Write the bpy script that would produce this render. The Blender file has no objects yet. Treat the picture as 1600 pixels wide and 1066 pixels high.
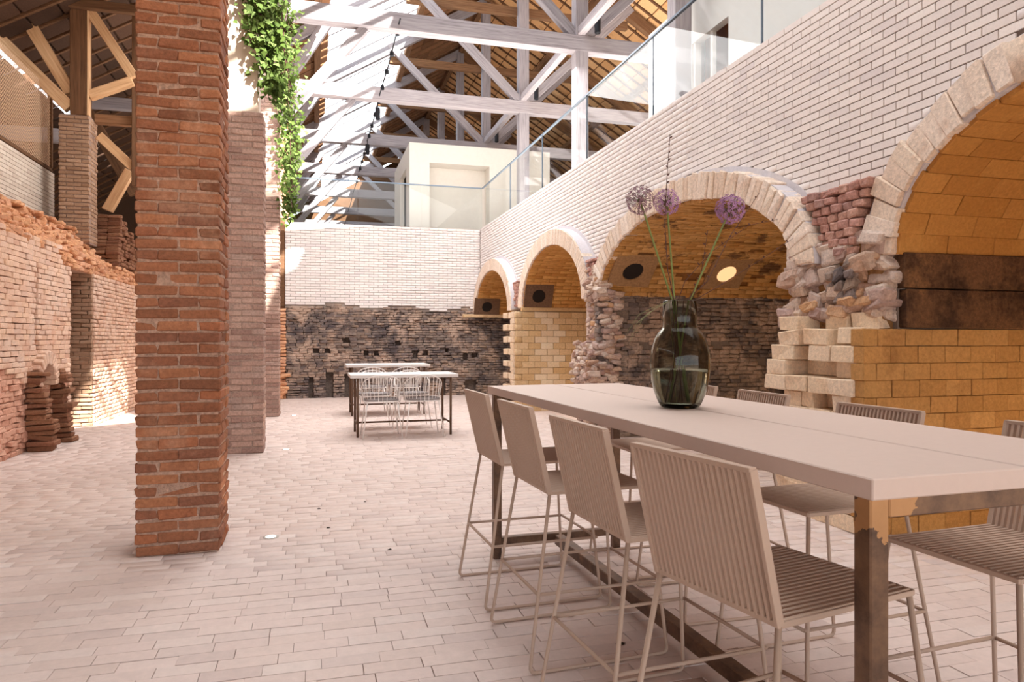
import bpy, math, random
import numpy as np
from mathutils import Matrix, Vector

random.seed(7)
RNG = np.random.default_rng(11)
SC = bpy.context.scene
COL = SC.collection
PI = math.pi

# ---------------------------------------------------------------- camera
F_PX, W_PX, H_PX, HORIZON = 1100.0, 1600.0, 1066.0, 530.0
YAW = math.radians(15.74)
CAM_H = 1.35
cd = bpy.data.cameras.new('camera')
cam = bpy.data.objects.new('camera', cd)
COL.objects.link(cam)
cam.location = (0, 0, CAM_H)
cam.rotation_euler = (PI / 2, 0, -YAW)
cd.sensor_width = 36.0
cd.lens = F_PX / W_PX * 36.0
cd.shift_y = -(H_PX / 2 - HORIZON) / W_PX
cd.clip_start = 0.05
cd.clip_end = 200
SC.camera = cam

# ---------------------------------------------------------------- world, sun, fill lights
wd = bpy.data.worlds.new('sky')
SC.world = wd
wd.use_nodes = True
bg = wd.node_tree.nodes['Background']
bg.inputs[0].default_value = (0.86, 0.93, 1.0, 1)
bg.inputs[1].default_value = 4.0

def light(name, kind, loc, energy, color=(1, 1, 1), size=None, size_y=None, aim=None, spot=None, radius=None):
    d = bpy.data.lights.new(name, kind)
    d.energy = energy
    d.color = color
    if kind == 'AREA':
        d.shape = 'RECTANGLE' if size_y else 'SQUARE'
        d.size = size
        if size_y:
            d.size_y = size_y
    if kind == 'SPOT':
        d.spot_size = spot
        d.spot_blend = 0.6
    if radius is not None and kind in ('POINT', 'SPOT'):
        d.shadow_soft_size = radius
    o = bpy.data.objects.new(name, d)
    COL.objects.link(o)
    o.location = loc
    if aim is not None:
        o.rotation_euler = Vector(aim).to_track_quat('-Z', 'Y').to_euler()
    return o

SUN_DIR = Vector((-0.42, 1.0, -1.0))
sun = light('sun', 'SUN', (8, -8, 20), 28.0, (1.0, 0.95, 0.88), aim=SUN_DIR)
sun.data.angle = math.radians(0.7)
light('roof_fill', 'AREA', (3.2, 2.5, 7.3), 500, (1.0, 0.97, 0.95), 5.0, 10.0, aim=(-0.15, 0.1, -1))  # soft fill added under the roof for the near hall
light('nave_fill', 'AREA', (1.5, 12.5, 6.6), 620, (1.0, 0.98, 0.96), 3.5, 7.0, aim=(0.05, 0.0, -1))  # fill light added over the far nave, no opening there
light('upper_floor_fill', 'AREA', (8.2, 14.0, 4.7), 1500, (1.0, 0.95, 0.88), 6.0, 20.0, aim=(-0.1, 0, 1))  # upward fill added to brighten the tile undersides

SC.view_settings.view_transform = 'Standard'
SC.view_settings.look = 'None'
SC.view_settings.exposure = 0.0
SC.view_settings.gamma = 1.0
SC.view_settings.use_curve_mapping = False
SC.cycles.max_bounces = 10
SC.cycles.diffuse_bounces = 6
SC.cycles.transparent_max_bounces = 24
SC.cycles.use_denoising = True

# ---------------------------------------------------------------- helpers: projection
CS, SN = math.cos(YAW), math.sin(YAW)

def project(p):
    cx = p[0] * CS - p[1] * SN
    cz = p[0] * SN + p[1] * CS
    if cz < 0.05:
        return None
    return 800 + F_PX * cx / cz, HORIZON - F_PX * (p[2] - CAM_H) / cz, cz

def on_y(px, py, Y):
    """The point where the ray of a pixel meets the plane Y = const (used to measure positions)."""
    u = (px - 800) / F_PX
    X = Y * (SN + u * CS) / (CS - u * SN)
    return X, CAM_H + (HORIZON - py) / F_PX * (X * SN + Y * CS)

# ---------------------------------------------------------------- helpers: materials
def lin(r, g, b):
    def f(c):
        c /= 255.0
        return c / 12.92 if c <= 0.04045 else ((c + 0.055) / 1.055) ** 2.4
    return (f(r), f(g), f(b), 1)

MATS = {}

def new_mat(name):
    m = bpy.data.materials.new(name)
    m.use_nodes = True
    nt = m.node_tree
    nt.nodes.clear()
    out = nt.nodes.new('ShaderNodeOutputMaterial')
    MATS[name] = m
    return m, nt, out

def N(nt, kind, **kw):
    n = nt.nodes.new(kind)
    for k, v in kw.items():
        setattr(n, k, v)
    return n

def math_node(nt, op, a, b=None):
    n = N(nt, 'ShaderNodeMath', operation=op)
    for i, v in enumerate((a, b)):
        if v is None:
            continue
        if isinstance(v, (int, float)):
            n.inputs[i].default_value = v
        else:
            nt.links.new(v, n.inputs[i])
    return n.outputs[0]

def mix_rgb(nt, fac, a, b, mode='MIX'):
    n = N(nt, 'ShaderNodeMix', data_type='RGBA', blend_type=mode)
    for sock, v in ((n.inputs[0], fac), (n.inputs[6], a), (n.inputs[7], b)):
        if isinstance(v, (int, float)):
            sock.default_value = v
        elif isinstance(v, tuple):
            sock.default_value = v
        else:
            nt.links.new(v, sock)
    return n.outputs[2]

def ramp(nt, fac, stops, interp='LINEAR'):
    n = N(nt, 'ShaderNodeValToRGB')
    cr = n.color_ramp
    cr.interpolation = interp
    while len(cr.elements) < len(stops):
        cr.elements.new(0.5)
    for e, (p, c) in zip(cr.elements, stops):
        e.position = p
        e.color = c
    nt.links.new(fac, n.inputs[0])
    return n.outputs[0]

def noise(nt, vec, scale, detail=4, rough=0.6):
    n = N(nt, 'ShaderNodeTexNoise')
    n.inputs['Scale'].default_value = scale
    n.inputs['Detail'].default_value = detail
    n.inputs['Roughness'].default_value = rough
    if vec is not None:
        nt.links.new(vec, n.inputs['Vector'])
    return n.outputs[0]

def principled(nt, out, color, rough=0.8, metallic=0.0, bump=None, bump_strength=0.3, bump_dist=0.01, spec=0.3):
    p = N(nt, 'ShaderNodeBsdfPrincipled')
    if isinstance(color, tuple):
        p.inputs['Base Color'].default_value = color
    else:
        nt.links.new(color, p.inputs['Base Color'])
    p.inputs['Roughness'].default_value = rough
    p.inputs['Metallic'].default_value = metallic
    p.inputs['Specular IOR Level'].default_value = spec
    if bump is not None:
        b = N(nt, 'ShaderNodeBump')
        b.inputs['Strength'].default_value = bump_strength
        b.inputs['Distance'].default_value = bump_dist
        nt.links.new(bump, b.inputs['Height'])
        nt.links.new(b.outputs[0], p.inputs['Normal'])
    nt.links.new(p.outputs[0], out.inputs[0])
    return p

def piece_mat(name, palette, rough=0.9, grain=40, grain_amt=0.35, bump=0.35, patches=(), spec=0.2):
    """Bricks, tiles, stones: one tone per piece from the palette, fine grain, patches of wear or soot in space."""
    m, nt, out = new_mat(name)
    geo = N(nt, 'ShaderNodeNewGeometry')
    oi = N(nt, 'ShaderNodeObjectInfo')
    r = math_node(nt, 'FRACT', math_node(nt, 'ADD', oi.outputs['Random'], math_node(nt, 'MULTIPLY', geo.outputs['Random Per Island'], 7.31)))
    k = len(palette)
    c = ramp(nt, r, [(i / max(1, k - 1), lin(*q)) for i, q in enumerate(palette)])
    pos = geo.outputs['Position']
    for (col, scale, lo, hi, amt) in patches:
        nz = noise(nt, pos, scale, 5, 0.65)
        mk = ramp(nt, nz, [(lo, (0, 0, 0, 1)), (hi, (amt, amt, amt, 1))])
        c = mix_rgb(nt, mk, c, lin(*col))
    g = noise(nt, pos, grain, 5, 0.7)
    gm = ramp(nt, g, [(0.25, (1 - grain_amt,) * 3 + (1,)), (0.7, (1 + grain_amt * 0.4,) * 3 + (1,))])
    c = mix_rgb(nt, 1.0, c, gm, 'MULTIPLY')
    principled(nt, out, c, rough, 0, g, bump, 0.012, spec)
    return m

def plain_mat(name, rgb, rough=0.6, metallic=0.0, grain=0.0, scale=30, spec=0.3, bump=0.1):
    m, nt, out = new_mat(name)
    if grain > 0:
        geo = N(nt, 'ShaderNodeNewGeometry')
        g = noise(nt, geo.outputs['Position'], scale, 5, 0.65)
        gm = ramp(nt, g, [(0.3, (1 - grain,) * 3 + (1,)), (0.7, (1 + grain * 0.3,) * 3 + (1,))])
        c = mix_rgb(nt, 1.0, lin(*rgb), gm, 'MULTIPLY')
        principled(nt, out, c, rough, metallic, g, bump, 0.01, spec)
    else:
        principled(nt, out, lin(*rgb), rough, metallic, spec=spec)
    return m

def wood_mat(name, a, b, dark):
    """Sawn timber: streaks along the member (object space X), knots and a tone per piece."""
    m, nt, out = new_mat(name)
    tc = N(nt, 'ShaderNodeTexCoord')
    oi = N(nt, 'ShaderNodeObjectInfo')
    mp = N(nt, 'ShaderNodeMapping')
    mp.inputs['Scale'].default_value = (1.2, 22, 22)
    add = N(nt, 'ShaderNodeVectorMath', operation='ADD')
    nt.links.new(tc.outputs['Object'], add.inputs[0])
    nt.links.new(math_node(nt, 'MULTIPLY', oi.outputs['Random'], 40.0), add.inputs[1])
    nt.links.new(add.outputs[0], mp.inputs['Vector'])
    g = noise(nt, mp.outputs[0], 1.6, 6, 0.65)
    c = ramp(nt, g, [(0.25, lin(*dark)), (0.45, lin(*a)), (0.75, lin(*b))])
    t = ramp(nt, oi.outputs['Random'], [(0, (0.82, 0.82, 0.82, 1)), (1, (1.08, 1.05, 1.02, 1))])
    c = mix_rgb(nt, 1.0, c, t, 'MULTIPLY')
    principled(nt, out, c, 0.8, 0, g, 0.35, 0.01, 0.2)
    return m

def glass_sheet_mat(name, tint, refl=0.10):
    m, nt, out = new_mat(name)
    tr = N(nt, 'ShaderNodeBsdfTransparent')
    tr.inputs[0].default_value = tint
    gl = N(nt, 'ShaderNodeBsdfGlossy')
    gl.inputs['Roughness'].default_value = 0.02
    lw = N(nt, 'ShaderNodeLayerWeight')
    mx = N(nt, 'ShaderNodeMixShader')
    grazing = math_node(nt, 'MULTIPLY', math_node(nt, 'POWER', lw.outputs['Facing'], 5.0), 0.50)
    nt.links.new(math_node(nt, 'ADD', grazing, refl), mx.inputs[0])
    nt.links.new(tr.outputs[0], mx.inputs[1])
    nt.links.new(gl.outputs[0], mx.inputs[2])
    nt.links.new(mx.outputs[0], out.inputs[0])
    return m

def emit_mat(name, rgb, strength):
    m, nt, out = new_mat(name)
    e = N(nt, 'ShaderNodeEmission')
    e.inputs[0].default_value = rgb
    e.inputs[1].default_value = strength
    nt.links.new(e.outputs[0], out.inputs[0])
    return m

piece_mat('red_brick', [(124, 80, 58), (164, 108, 78), (144, 92, 66), (174, 116, 82), (134, 88, 68), (166, 104, 72)], grain_amt=0.4, bump=0.5,
          patches=[((196, 152, 124), 2.2, 0.56, 0.72, 0.45), ((92, 62, 50), 3.1, 0.6, 0.75, 0.5)])
piece_mat('dusty_brick', [(164, 134, 122), (186, 154, 140), (150, 120, 110), (176, 142, 128), (172, 148, 138)], grain_amt=0.4, bump=0.6,
          patches=[((206, 180, 164), 1.7, 0.52, 0.7, 0.6), ((120, 98, 92), 2.6, 0.58, 0.75, 0.6)])
piece_mat('aisle_brick', [(216, 180, 156), (226, 194, 172), (204, 164, 142), (222, 188, 162), (210, 178, 160)], grain_amt=0.22, bump=0.6,
          patches=[((220, 196, 180), 1.1, 0.54, 0.66, 0.7), ((206, 128, 78), 1.6, 0.6, 0.74, 0.6)])
piece_mat('aisle_red_plaster', [(204, 156, 134), (214, 168, 146), (196, 144, 122)], grain_amt=0.3, bump=0.7,
          patches=[((214, 170, 146), 1.8, 0.55, 0.7, 0.5)])
piece_mat('orange_brick', [(214, 158, 118), (224, 174, 134), (202, 146, 110), (222, 172, 140)], grain_amt=0.4, bump=0.6,
          patches=[((226, 178, 146), 1.9, 0.55, 0.7, 0.6)])
piece_mat('brown_brick', [(132, 92, 70), (150, 108, 82), (118, 78, 58), (142, 98, 76)], grain_amt=0.4, bump=0.6)
piece_mat('tan_brick', [(168, 136, 112), (182, 150, 126), (154, 122, 98), (174, 142, 118)], grain_amt=0.3, bump=0.4)
piece_mat('white_brick', [(230, 221, 217), (235, 227, 223), (225, 216, 213), (232, 223, 218), (219, 210, 209)], rough=0.75, grain=60, grain_amt=0.10, bump=0.12)
piece_mat('grey_white_brick', [(206, 192, 178), (216, 204, 190), (198, 182, 168)], rough=0.8, grain_amt=0.15, bump=0.2)
piece_mat('paver', [(210, 190, 181), (214, 195, 187), (206, 186, 177), (212, 192, 184), (208, 188, 180), (215, 198, 190), (198, 178, 171)], rough=0.72, grain=18, grain_amt=0.10, bump=0.10,
          patches=[((200, 178, 169), 0.9, 0.52, 0.7, 0.4)], spec=0.35)
piece_mat('sooty_brick', [(122, 108, 104), (146, 128, 116), (100, 90, 90), (158, 136, 120), (130, 116, 112)], grain_amt=0.45, bump=0.9,
          patches=[((190, 164, 146), 2.2, 0.49, 0.58, 0.8), ((72, 66, 70), 1.5, 0.52, 0.62, 0.75)])
piece_mat('vault_brick', [(192, 140, 78), (206, 156, 92), (180, 126, 66), (200, 146, 84)], grain_amt=0.3, bump=0.4)
piece_mat('scorched_vault_brick', [(186, 140, 84), (198, 152, 96), (176, 130, 74), (190, 138, 78)], grain_amt=0.3, bump=0.6,
          patches=[((96, 66, 46), 2.4, 0.56, 0.62, 0.85)])
piece_mat('glazed_vault_block', [(186, 130, 66), (194, 138, 74), (178, 122, 60), (190, 134, 72)], rough=0.7, grain_amt=0.25, bump=0.3,
          patches=[((212, 158, 88), 1.9, 0.58, 0.72, 0.5)])
piece_mat('fire_block', [(208, 176, 134), (216, 186, 148), (198, 164, 120), (206, 172, 128)], grain_amt=0.3, bump=0.5,
          patches=[((150, 100, 56), 2.2, 0.58, 0.74, 0.5)])
piece_mat('amber_block', [(184, 136, 80), (194, 146, 90), (174, 126, 72), (190, 140, 84)], grain_amt=0.3, bump=0.5,
          patches=[((128, 82, 48), 2.4, 0.56, 0.72, 0.55)])
piece_mat('limed_block', [(222, 200, 170), (216, 190, 158), (226, 208, 182)], grain_amt=0.2, bump=0.4)
piece_mat('pale_block', [(232, 208, 180), (226, 198, 166), (236, 216, 192), (220, 190, 158)], grain_amt=0.3, bump=0.6,
          patches=[((200, 150, 104), 2.6, 0.6, 0.75, 0.5)])
piece_mat('pale_voussoir', [(234, 216, 198), (228, 206, 186), (238, 222, 208), (222, 196, 174)], grain_amt=0.35, bump=0.7,
          patches=[((196, 156, 128), 3.0, 0.58, 0.72, 0.5)])
piece_mat('pale_rubble', [(214, 190, 172), (200, 172, 152), (184, 156, 148), (222, 204, 190), (168, 138, 128), (206, 164, 126)], grain_amt=0.4, bump=0.9,
          patches=[((128, 112, 116), 3.0, 0.58, 0.7, 0.6)])
piece_mat('pink_brick', [(192, 148, 134), (202, 160, 144), (182, 136, 124), (196, 150, 138), (174, 138, 130)], grain_amt=0.45, bump=0.8,
          patches=[((206, 176, 160), 3.0, 0.58, 0.72, 0.5)])
piece_mat('soot_slab', [(112, 78, 54), (104, 72, 48), (118, 84, 58)], grain_amt=0.55, bump=0.6,
          patches=[((58, 40, 30), 2.6, 0.47, 0.62, 0.85), ((150, 108, 70), 3.4, 0.60, 0.70, 0.5)])
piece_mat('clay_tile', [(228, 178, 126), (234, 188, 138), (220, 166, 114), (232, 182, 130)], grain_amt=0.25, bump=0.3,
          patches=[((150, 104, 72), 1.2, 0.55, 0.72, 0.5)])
piece_mat('dim_tile', [(74, 52, 40), (84, 60, 46), (64, 46, 36)], grain_amt=0.3, bump=0.3)  # outer left slope tiles, deep shade put into their colour
piece_mat('shade_toned_tile', [(146, 104, 74), (158, 114, 82), (130, 92, 66)], grain_amt=0.3, bump=0.3)  # left slope clay tiles with the shade put into a darker colour
plain_mat('floor_joint', (120, 98, 88), 0.95, grain=0.3)
plain_mat('pillar_mortar', (184, 150, 130), 0.95, grain=0.5, scale=50, bump=0.6)
plain_mat('dusty_mortar', (162, 138, 126), 0.95, grain=0.4, scale=50, bump=0.6)
plain_mat('aisle_mortar', (206, 168, 144), 0.95, grain=0.4, scale=40, bump=0.6)
plain_mat('white_joint', (128, 112, 102), 0.95, grain=0.2)
plain_mat('far_joint', (166, 152, 142), 0.95, grain=0.2)
plain_mat('soot_mortar', (112, 98, 90), 0.95, grain=0.5, scale=20, bump=0.8)
plain_mat('vault_mortar', (132, 88, 46), 0.95, grain=0.3)
plain_mat('block_mortar', (150, 110, 70), 0.95, grain=0.4)
plain_mat('lime_fillet', (206, 200, 204), 0.95, grain=0.15)
plain_mat('deck_dark', (74, 52, 38), 0.95, grain=0.3)
plain_mat('plaster', (206, 186, 168), 0.9, grain=0.15, scale=8)
plain_mat('white_plaster', (232, 228, 224), 0.8, grain=0.04, scale=6)
plain_mat('pale_timber_panel', (222, 216, 208), 0.75, grain=0.05, scale=10)
plain_mat('ochre_plaster', (204, 132, 84), 0.85, grain=0.1)
plain_mat('concrete', (190, 180, 172), 0.85, grain=0.15)
plain_mat('stone_vent', (158, 122, 86), 0.9, grain=0.35, bump=0.5)
plain_mat('dark_vent', (112, 84, 64), 0.9, grain=0.35, bump=0.5)
plain_mat('hole_shade', (34, 26, 22), 0.95)  # shade of the vent holes, put into a dark colour
plain_mat('stool_coat', (182, 156, 138), 0.5, spec=0.3)
plain_mat('table_coat', (204, 182, 170), 0.55, grain=0.03, scale=40, spec=0.35, bump=0.02)
plain_mat('pale_coat', (214, 208, 204), 0.55)
plain_mat('white_wire', (236, 230, 226), 0.45)
plain_mat('seat_pad', (150, 142, 140), 0.9, grain=0.2, scale=200)
plain_mat('bronze_tube', (104, 80, 64), 0.5, metallic=0.2)
plain_mat('black_metal', (34, 36, 42), 0.5)
plain_mat('rail_metal', (96, 108, 122), 0.4, metallic=0.4)
plain_mat('mesh_wire', (222, 190, 160), 0.6)
plain_mat('dead_leaf', (52, 38, 30), 0.9)
plain_mat('ground_earth', (190, 170, 150), 0.95, grain=0.2, scale=2)
plain_mat('twig_bark', (92, 62, 54), 0.8, grain=0.3, scale=200)
plain_mat('stem_green', (116, 124, 66), 0.6)
plain_mat('grass_green', (150, 158, 108), 0.6)
plain_mat('petal', (172, 128, 170), 0.6)
plain_mat('petal_dry', (140, 104, 118), 0.7)
plain_mat('floret_core', (96, 84, 66), 0.8)
wood_mat('grey_timber', (164, 158, 164), (190, 184, 188), (122, 114, 116))
wood_mat('brown_timber', (128, 94, 68), (156, 120, 90), (84, 60, 44))
wood_mat('pale_timber', (206, 166, 126), (226, 192, 154), (170, 126, 88))
wood_mat('dark_timber', (104, 74, 52), (128, 94, 68), (66, 46, 34))
glass_sheet_mat('clear_glass', (0.95, 0.97, 0.97, 1), 0.025)
glass_sheet_mat('roof_glass', (0.97, 0.98, 0.98, 1), 0.02)
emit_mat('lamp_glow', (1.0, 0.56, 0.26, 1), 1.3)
emit_mat('uplight_glow', (1.0, 0.95, 0.86, 1), 6.0)

def rusty_steel():
    m, nt, out = new_mat('raw_steel')
    geo = N(nt, 'ShaderNodeNewGeometry')
    a = noise(nt, geo.outputs['Position'], 9, 5, 0.7)
    c = ramp(nt, a, [(0.3, lin(64, 46, 36)), (0.5, lin(104, 78, 60)), (0.66, lin(124, 94, 70)), (0.8, lin(190, 132, 78))])
    weld = N(nt, 'ShaderNodeVectorMath', operation='DISTANCE')   # bare scorched metal round the weld of the near leg
    nt.links.new(geo.outputs['Position'], weld.inputs[0])
    weld.inputs[1].default_value = (1.185, 1.235, 0.985)
    edge = math_node(nt, 'ADD', weld.outputs['Value'], math_node(nt, 'MULTIPLY', noise(nt, geo.outputs['Position'], 22, 4, 0.6), 0.16))
    mk = math_node(nt, 'MULTIPLY', math_node(nt, 'LESS_THAN', edge, 0.150), 0.65)
    c = mix_rgb(nt, mk, c, lin(196, 146, 96))
    p = principled(nt, out, c, 0.42, 0.45, a, 0.1, 0.004, 0.5)
rusty_steel()

def leaf_mat(name, cols):
    m, nt, out = new_mat(name)
    geo = N(nt, 'ShaderNodeNewGeometry')
    c = ramp(nt, geo.outputs['Random Per Island'], [(i / (len(cols) - 1), lin(*q)) for i, q in enumerate(cols)])
    d = N(nt, 'ShaderNodeBsdfDiffuse')
    t = N(nt, 'ShaderNodeBsdfTranslucent')
    nt.links.new(c, d.inputs[0])
    nt.links.new(c, t.inputs[0])
    mx = N(nt, 'ShaderNodeMixShader')
    mx.inputs[0].default_value = 0.25
    nt.links.new(d.outputs[0], mx.inputs[1])
    nt.links.new(t.outputs[0], mx.inputs[2])
    nt.links.new(mx.outputs[0], out.inputs[0])
leaf_mat('ivy_leaf', [(62, 82, 38), (98, 116, 58), (80, 100, 48), (122, 138, 84), (56, 74, 34)])

def smoke_glass():
    m, nt, out = new_mat('smoked_glass')
    g = N(nt, 'ShaderNodeBsdfGlass')
    g.inputs['Color'].default_value = (0.73, 0.73, 0.70, 1)
    g.inputs['Roughness'].default_value = 0.0
    g.inputs['IOR'].default_value = 1.3
    nt.links.new(g.outputs[0], out.inputs[0])
    m, nt, out = new_mat('water')
    g = N(nt, 'ShaderNodeBsdfGlass')
    g.inputs['Color'].default_value = (0.93, 0.96, 0.92, 1)
    g.inputs['IOR'].default_value = 1.2
    nt.links.new(g.outputs[0], out.inputs[0])
smoke_glass()

# ---------------------------------------------------------------- helpers: objects
def tag(o, label=None, cat=None, group=None, kind=None):
    if label:
        o['label'] = label
    if cat:
        o['category'] = cat
    if group:
        o['group'] = group
    if kind:
        o['kind'] = kind
    return o

def empty(name, loc=(0, 0, 0), rz=0.0):
    o = bpy.data.objects.new(name, None)
    COL.objects.link(o)
    o.location = loc
    o.rotation_euler = (0, 0, rz)
    o.empty_display_size = 0.1
    return o

def link(name, me, parent=None, loc=None, rot=None):
    o = bpy.data.objects.new(name, me)
    COL.objects.link(o)
    if parent is not None:
        o.parent = parent
    if loc is not None:
        o.location = loc
    if rot is not None:
        o.rotation_euler = rot
    return o

def mesh_np(name, V, F, mat, smooth=False):
    """V (n,3); F list of index tuples."""
    me = bpy.data.meshes.new(name)
    me.from_pydata([tuple(v) for v in V], [], F)
    me.materials.append(MATS[mat])
    if smooth:
        me.polygons.foreach_set('use_smooth', [True] * len(me.polygons))
    me.update()
    return me

def mesh_fast(name, V, loops, starts, totals, mat):
    me = bpy.data.meshes.new(name)
    me.vertices.add(len(V))
    me.vertices.foreach_set('co', np.asarray(V, np.float32).ravel())
    me.loops.add(len(loops))
    me.loops.foreach_set('vertex_index', np.asarray(loops, np.int32))
    me.polygons.add(len(starts))
    me.polygons.foreach_set('loop_start', np.asarray(starts, np.int32))
    me.polygons.foreach_set('loop_total', np.asarray(totals, np.int32))
    me.materials.append(MATS[mat])
    me.update(calc_edges=True)
    return me

# the chamfered block: corner c = bits (x,y,z), one vertex per axis
SG = np.array([[(1 if c >> a & 1 else -1) for a in range(3)] for c in range(8)], float)
def _block_faces():
    idx = lambda c, k: c * 3 + k
    ref = np.repeat(SG, 3, 0) * 0.5 - np.repeat(SG, 3, 0) * 0.1 * (1 - np.tile(np.eye(3), (8, 1)))
    F = []
    for k in range(3):
        a, b = [x for x in range(3) if x != k]
        for s in (-1, 1):
            q = [next(c for c in range(8) if SG[c][k] == s and SG[c][a] == i and SG[c][b] == j) for i, j in ((-1, -1), (1, -1), (1, 1), (-1, 1))]
            F.append([idx(c, k) for c in q])
    for k in range(3):
        a, b = [x for x in range(3) if x != k]
        for i in (-1, 1):
            for j in (-1, 1):
                lo = next(c for c in range(8) if SG[c][k] == -1 and SG[c][a] == i and SG[c][b] == j)
                hi = next(c for c in range(8) if SG[c][k] == 1 and SG[c][a] == i and SG[c][b] == j)
                F.append([idx(lo, a), idx(hi, a), idx(hi, b), idx(lo, b)])
    for c in range(8):
        F.append([idx(c, 0), idx(c, 1), idx(c, 2)])
    G = []
    for f in F:
        p = ref[f]
        n = np.cross(p[1] - p[0], p[2] - p[0])
        G.append(tuple(f if n @ p.mean(0) > 0 else f[::-1]))
    return G
BLOCK_F = _block_faces()
BLOCK_L = np.array([i for f in BLOCK_F for i in f])
BLOCK_T = np.array([len(f) for f in BLOCK_F])
BLOCK_S = np.concatenate([[0], np.cumsum(BLOCK_T)[:-1]])
EYE = np.tile(np.eye(3), (8, 1))
SG24 = np.repeat(SG, 3, 0)

def block_verts(sizes, ch, rough, rng):
    """(n,24,3) vertices of n chamfered blocks about their centres."""
    s = np.asarray(sizes, float)
    n = len(s)
    h = s[:, None, :] / 2
    c = np.minimum(ch, s.min(1) * 0.3)[:, None, None]
    v = SG24[None] * (h - c * (1 - EYE[None]))
    if rough > 0:
        cn = rng.normal(0, rough, (n, 8, 3)).clip(-2 * rough, 2 * rough)
        v = v + np.repeat(cn, 3, 1) + rng.normal(0, rough * 0.35, (n, 24, 3))
    return v

class Field:
    """Collects blocks (bricks, tiles, stones); emit() makes the ones that show largest parts of their own, the rest one joined part."""
    def __init__(self):
        self.c, self.s, self.r, self.t = [], [], [], []
    def add(self, c, s, R=None, taper=0.0):
        self.t.append(taper)
        self.c.append(c)
        self.s.append(s)
        self.r.append(np.eye(3) if R is None else np.asarray(R, float))
    def emit(self, parent, name, mat, base=(0, 0, 0), ch=0.005, rough=0.0, top=300, minpx=10, plural=None, seed=1):
        rng = np.random.default_rng(seed)
        C, S, R, TP = np.array(self.c, float), np.array(self.s, float), np.array(self.r, float), np.array(self.t, float)
        if len(C) == 0:
            return
        d = C @ np.array([[SN], [CS], [0]])
        cz = d[:, 0]
        cx = C[:, 0] * CS - C[:, 1] * SN
        with np.errstate(divide='ignore', invalid='ignore'):
            px = 800 + F_PX * cx / cz
            py = HORIZON - F_PX * (C[:, 2] - CAM_H) / cz
        ok = (cz > 0.3) & (px > -15) & (px < 1615) & (py > -15) & (py < 1081)
        size = np.where(ok, F_PX * S.max(1) / np.maximum(cz, 0.3), 0)
        order = np.argsort(-size)
        single = [i for i in order[:top] if size[i] >= minpx]
        rest = np.setdiff1d(np.arange(len(C)), single)
        base = np.array(base, float)
        cache = {}
        for i in single:
            q = tuple(np.round(S[i], 2 if rough > 0.002 else 3))
            v = rng.integers(0, 5) if rough > 0 else 0
            key = q + (v, round(float(TP[i]), 2))
            if key not in cache:
                V = block_verts([np.maximum(q, 0.01)], ch, rough, rng)[0]
                V[:, 1] *= 1 + TP[i] * V[:, 2]
                cache[key] = mesh_np(name, V, BLOCK_F, mat)
            o = link(name, cache[key], parent, C[i] - base)
            if not np.allclose(R[i], np.eye(3)):
                o.rotation_euler = Matrix(R[i].tolist()).to_euler()
        if len(rest):
            V = block_verts(S[rest], ch, rough, rng)
            V[:, :, 1] *= 1 + TP[rest][:, None] * V[:, :, 2]
            V = np.einsum('nij,nkj->nki', R[rest], V) + (C[rest] - base)[:, None, :]
            n = len(rest)
            L = (BLOCK_L[None] + 24 * np.arange(n)[:, None]).ravel()
            st = (BLOCK_S[None] + len(BLOCK_L) * np.arange(n)[:, None]).ravel()
            tt = np.tile(BLOCK_T, n)
            o = link(plural or name + 's', mesh_fast(plural or name + 's', V.reshape(-1, 3), L, st, tt, mat), parent)
            if n > 1:
                tag(o, kind='stuff')

def rotz(a):
    c, s = math.cos(a), math.sin(a)
    return np.array([[c, -s, 0], [s, c, 0], [0, 0, 1]])

def tilt(amount, rng=random):
    e = Matrix.Rotation(rng.gauss(0, amount), 3, 'X') @ Matrix.Rotation(rng.gauss(0, amount), 3, 'Y') @ Matrix.Rotation(rng.gauss(0, amount), 3, 'Z')
    return np.array(e)

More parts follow.
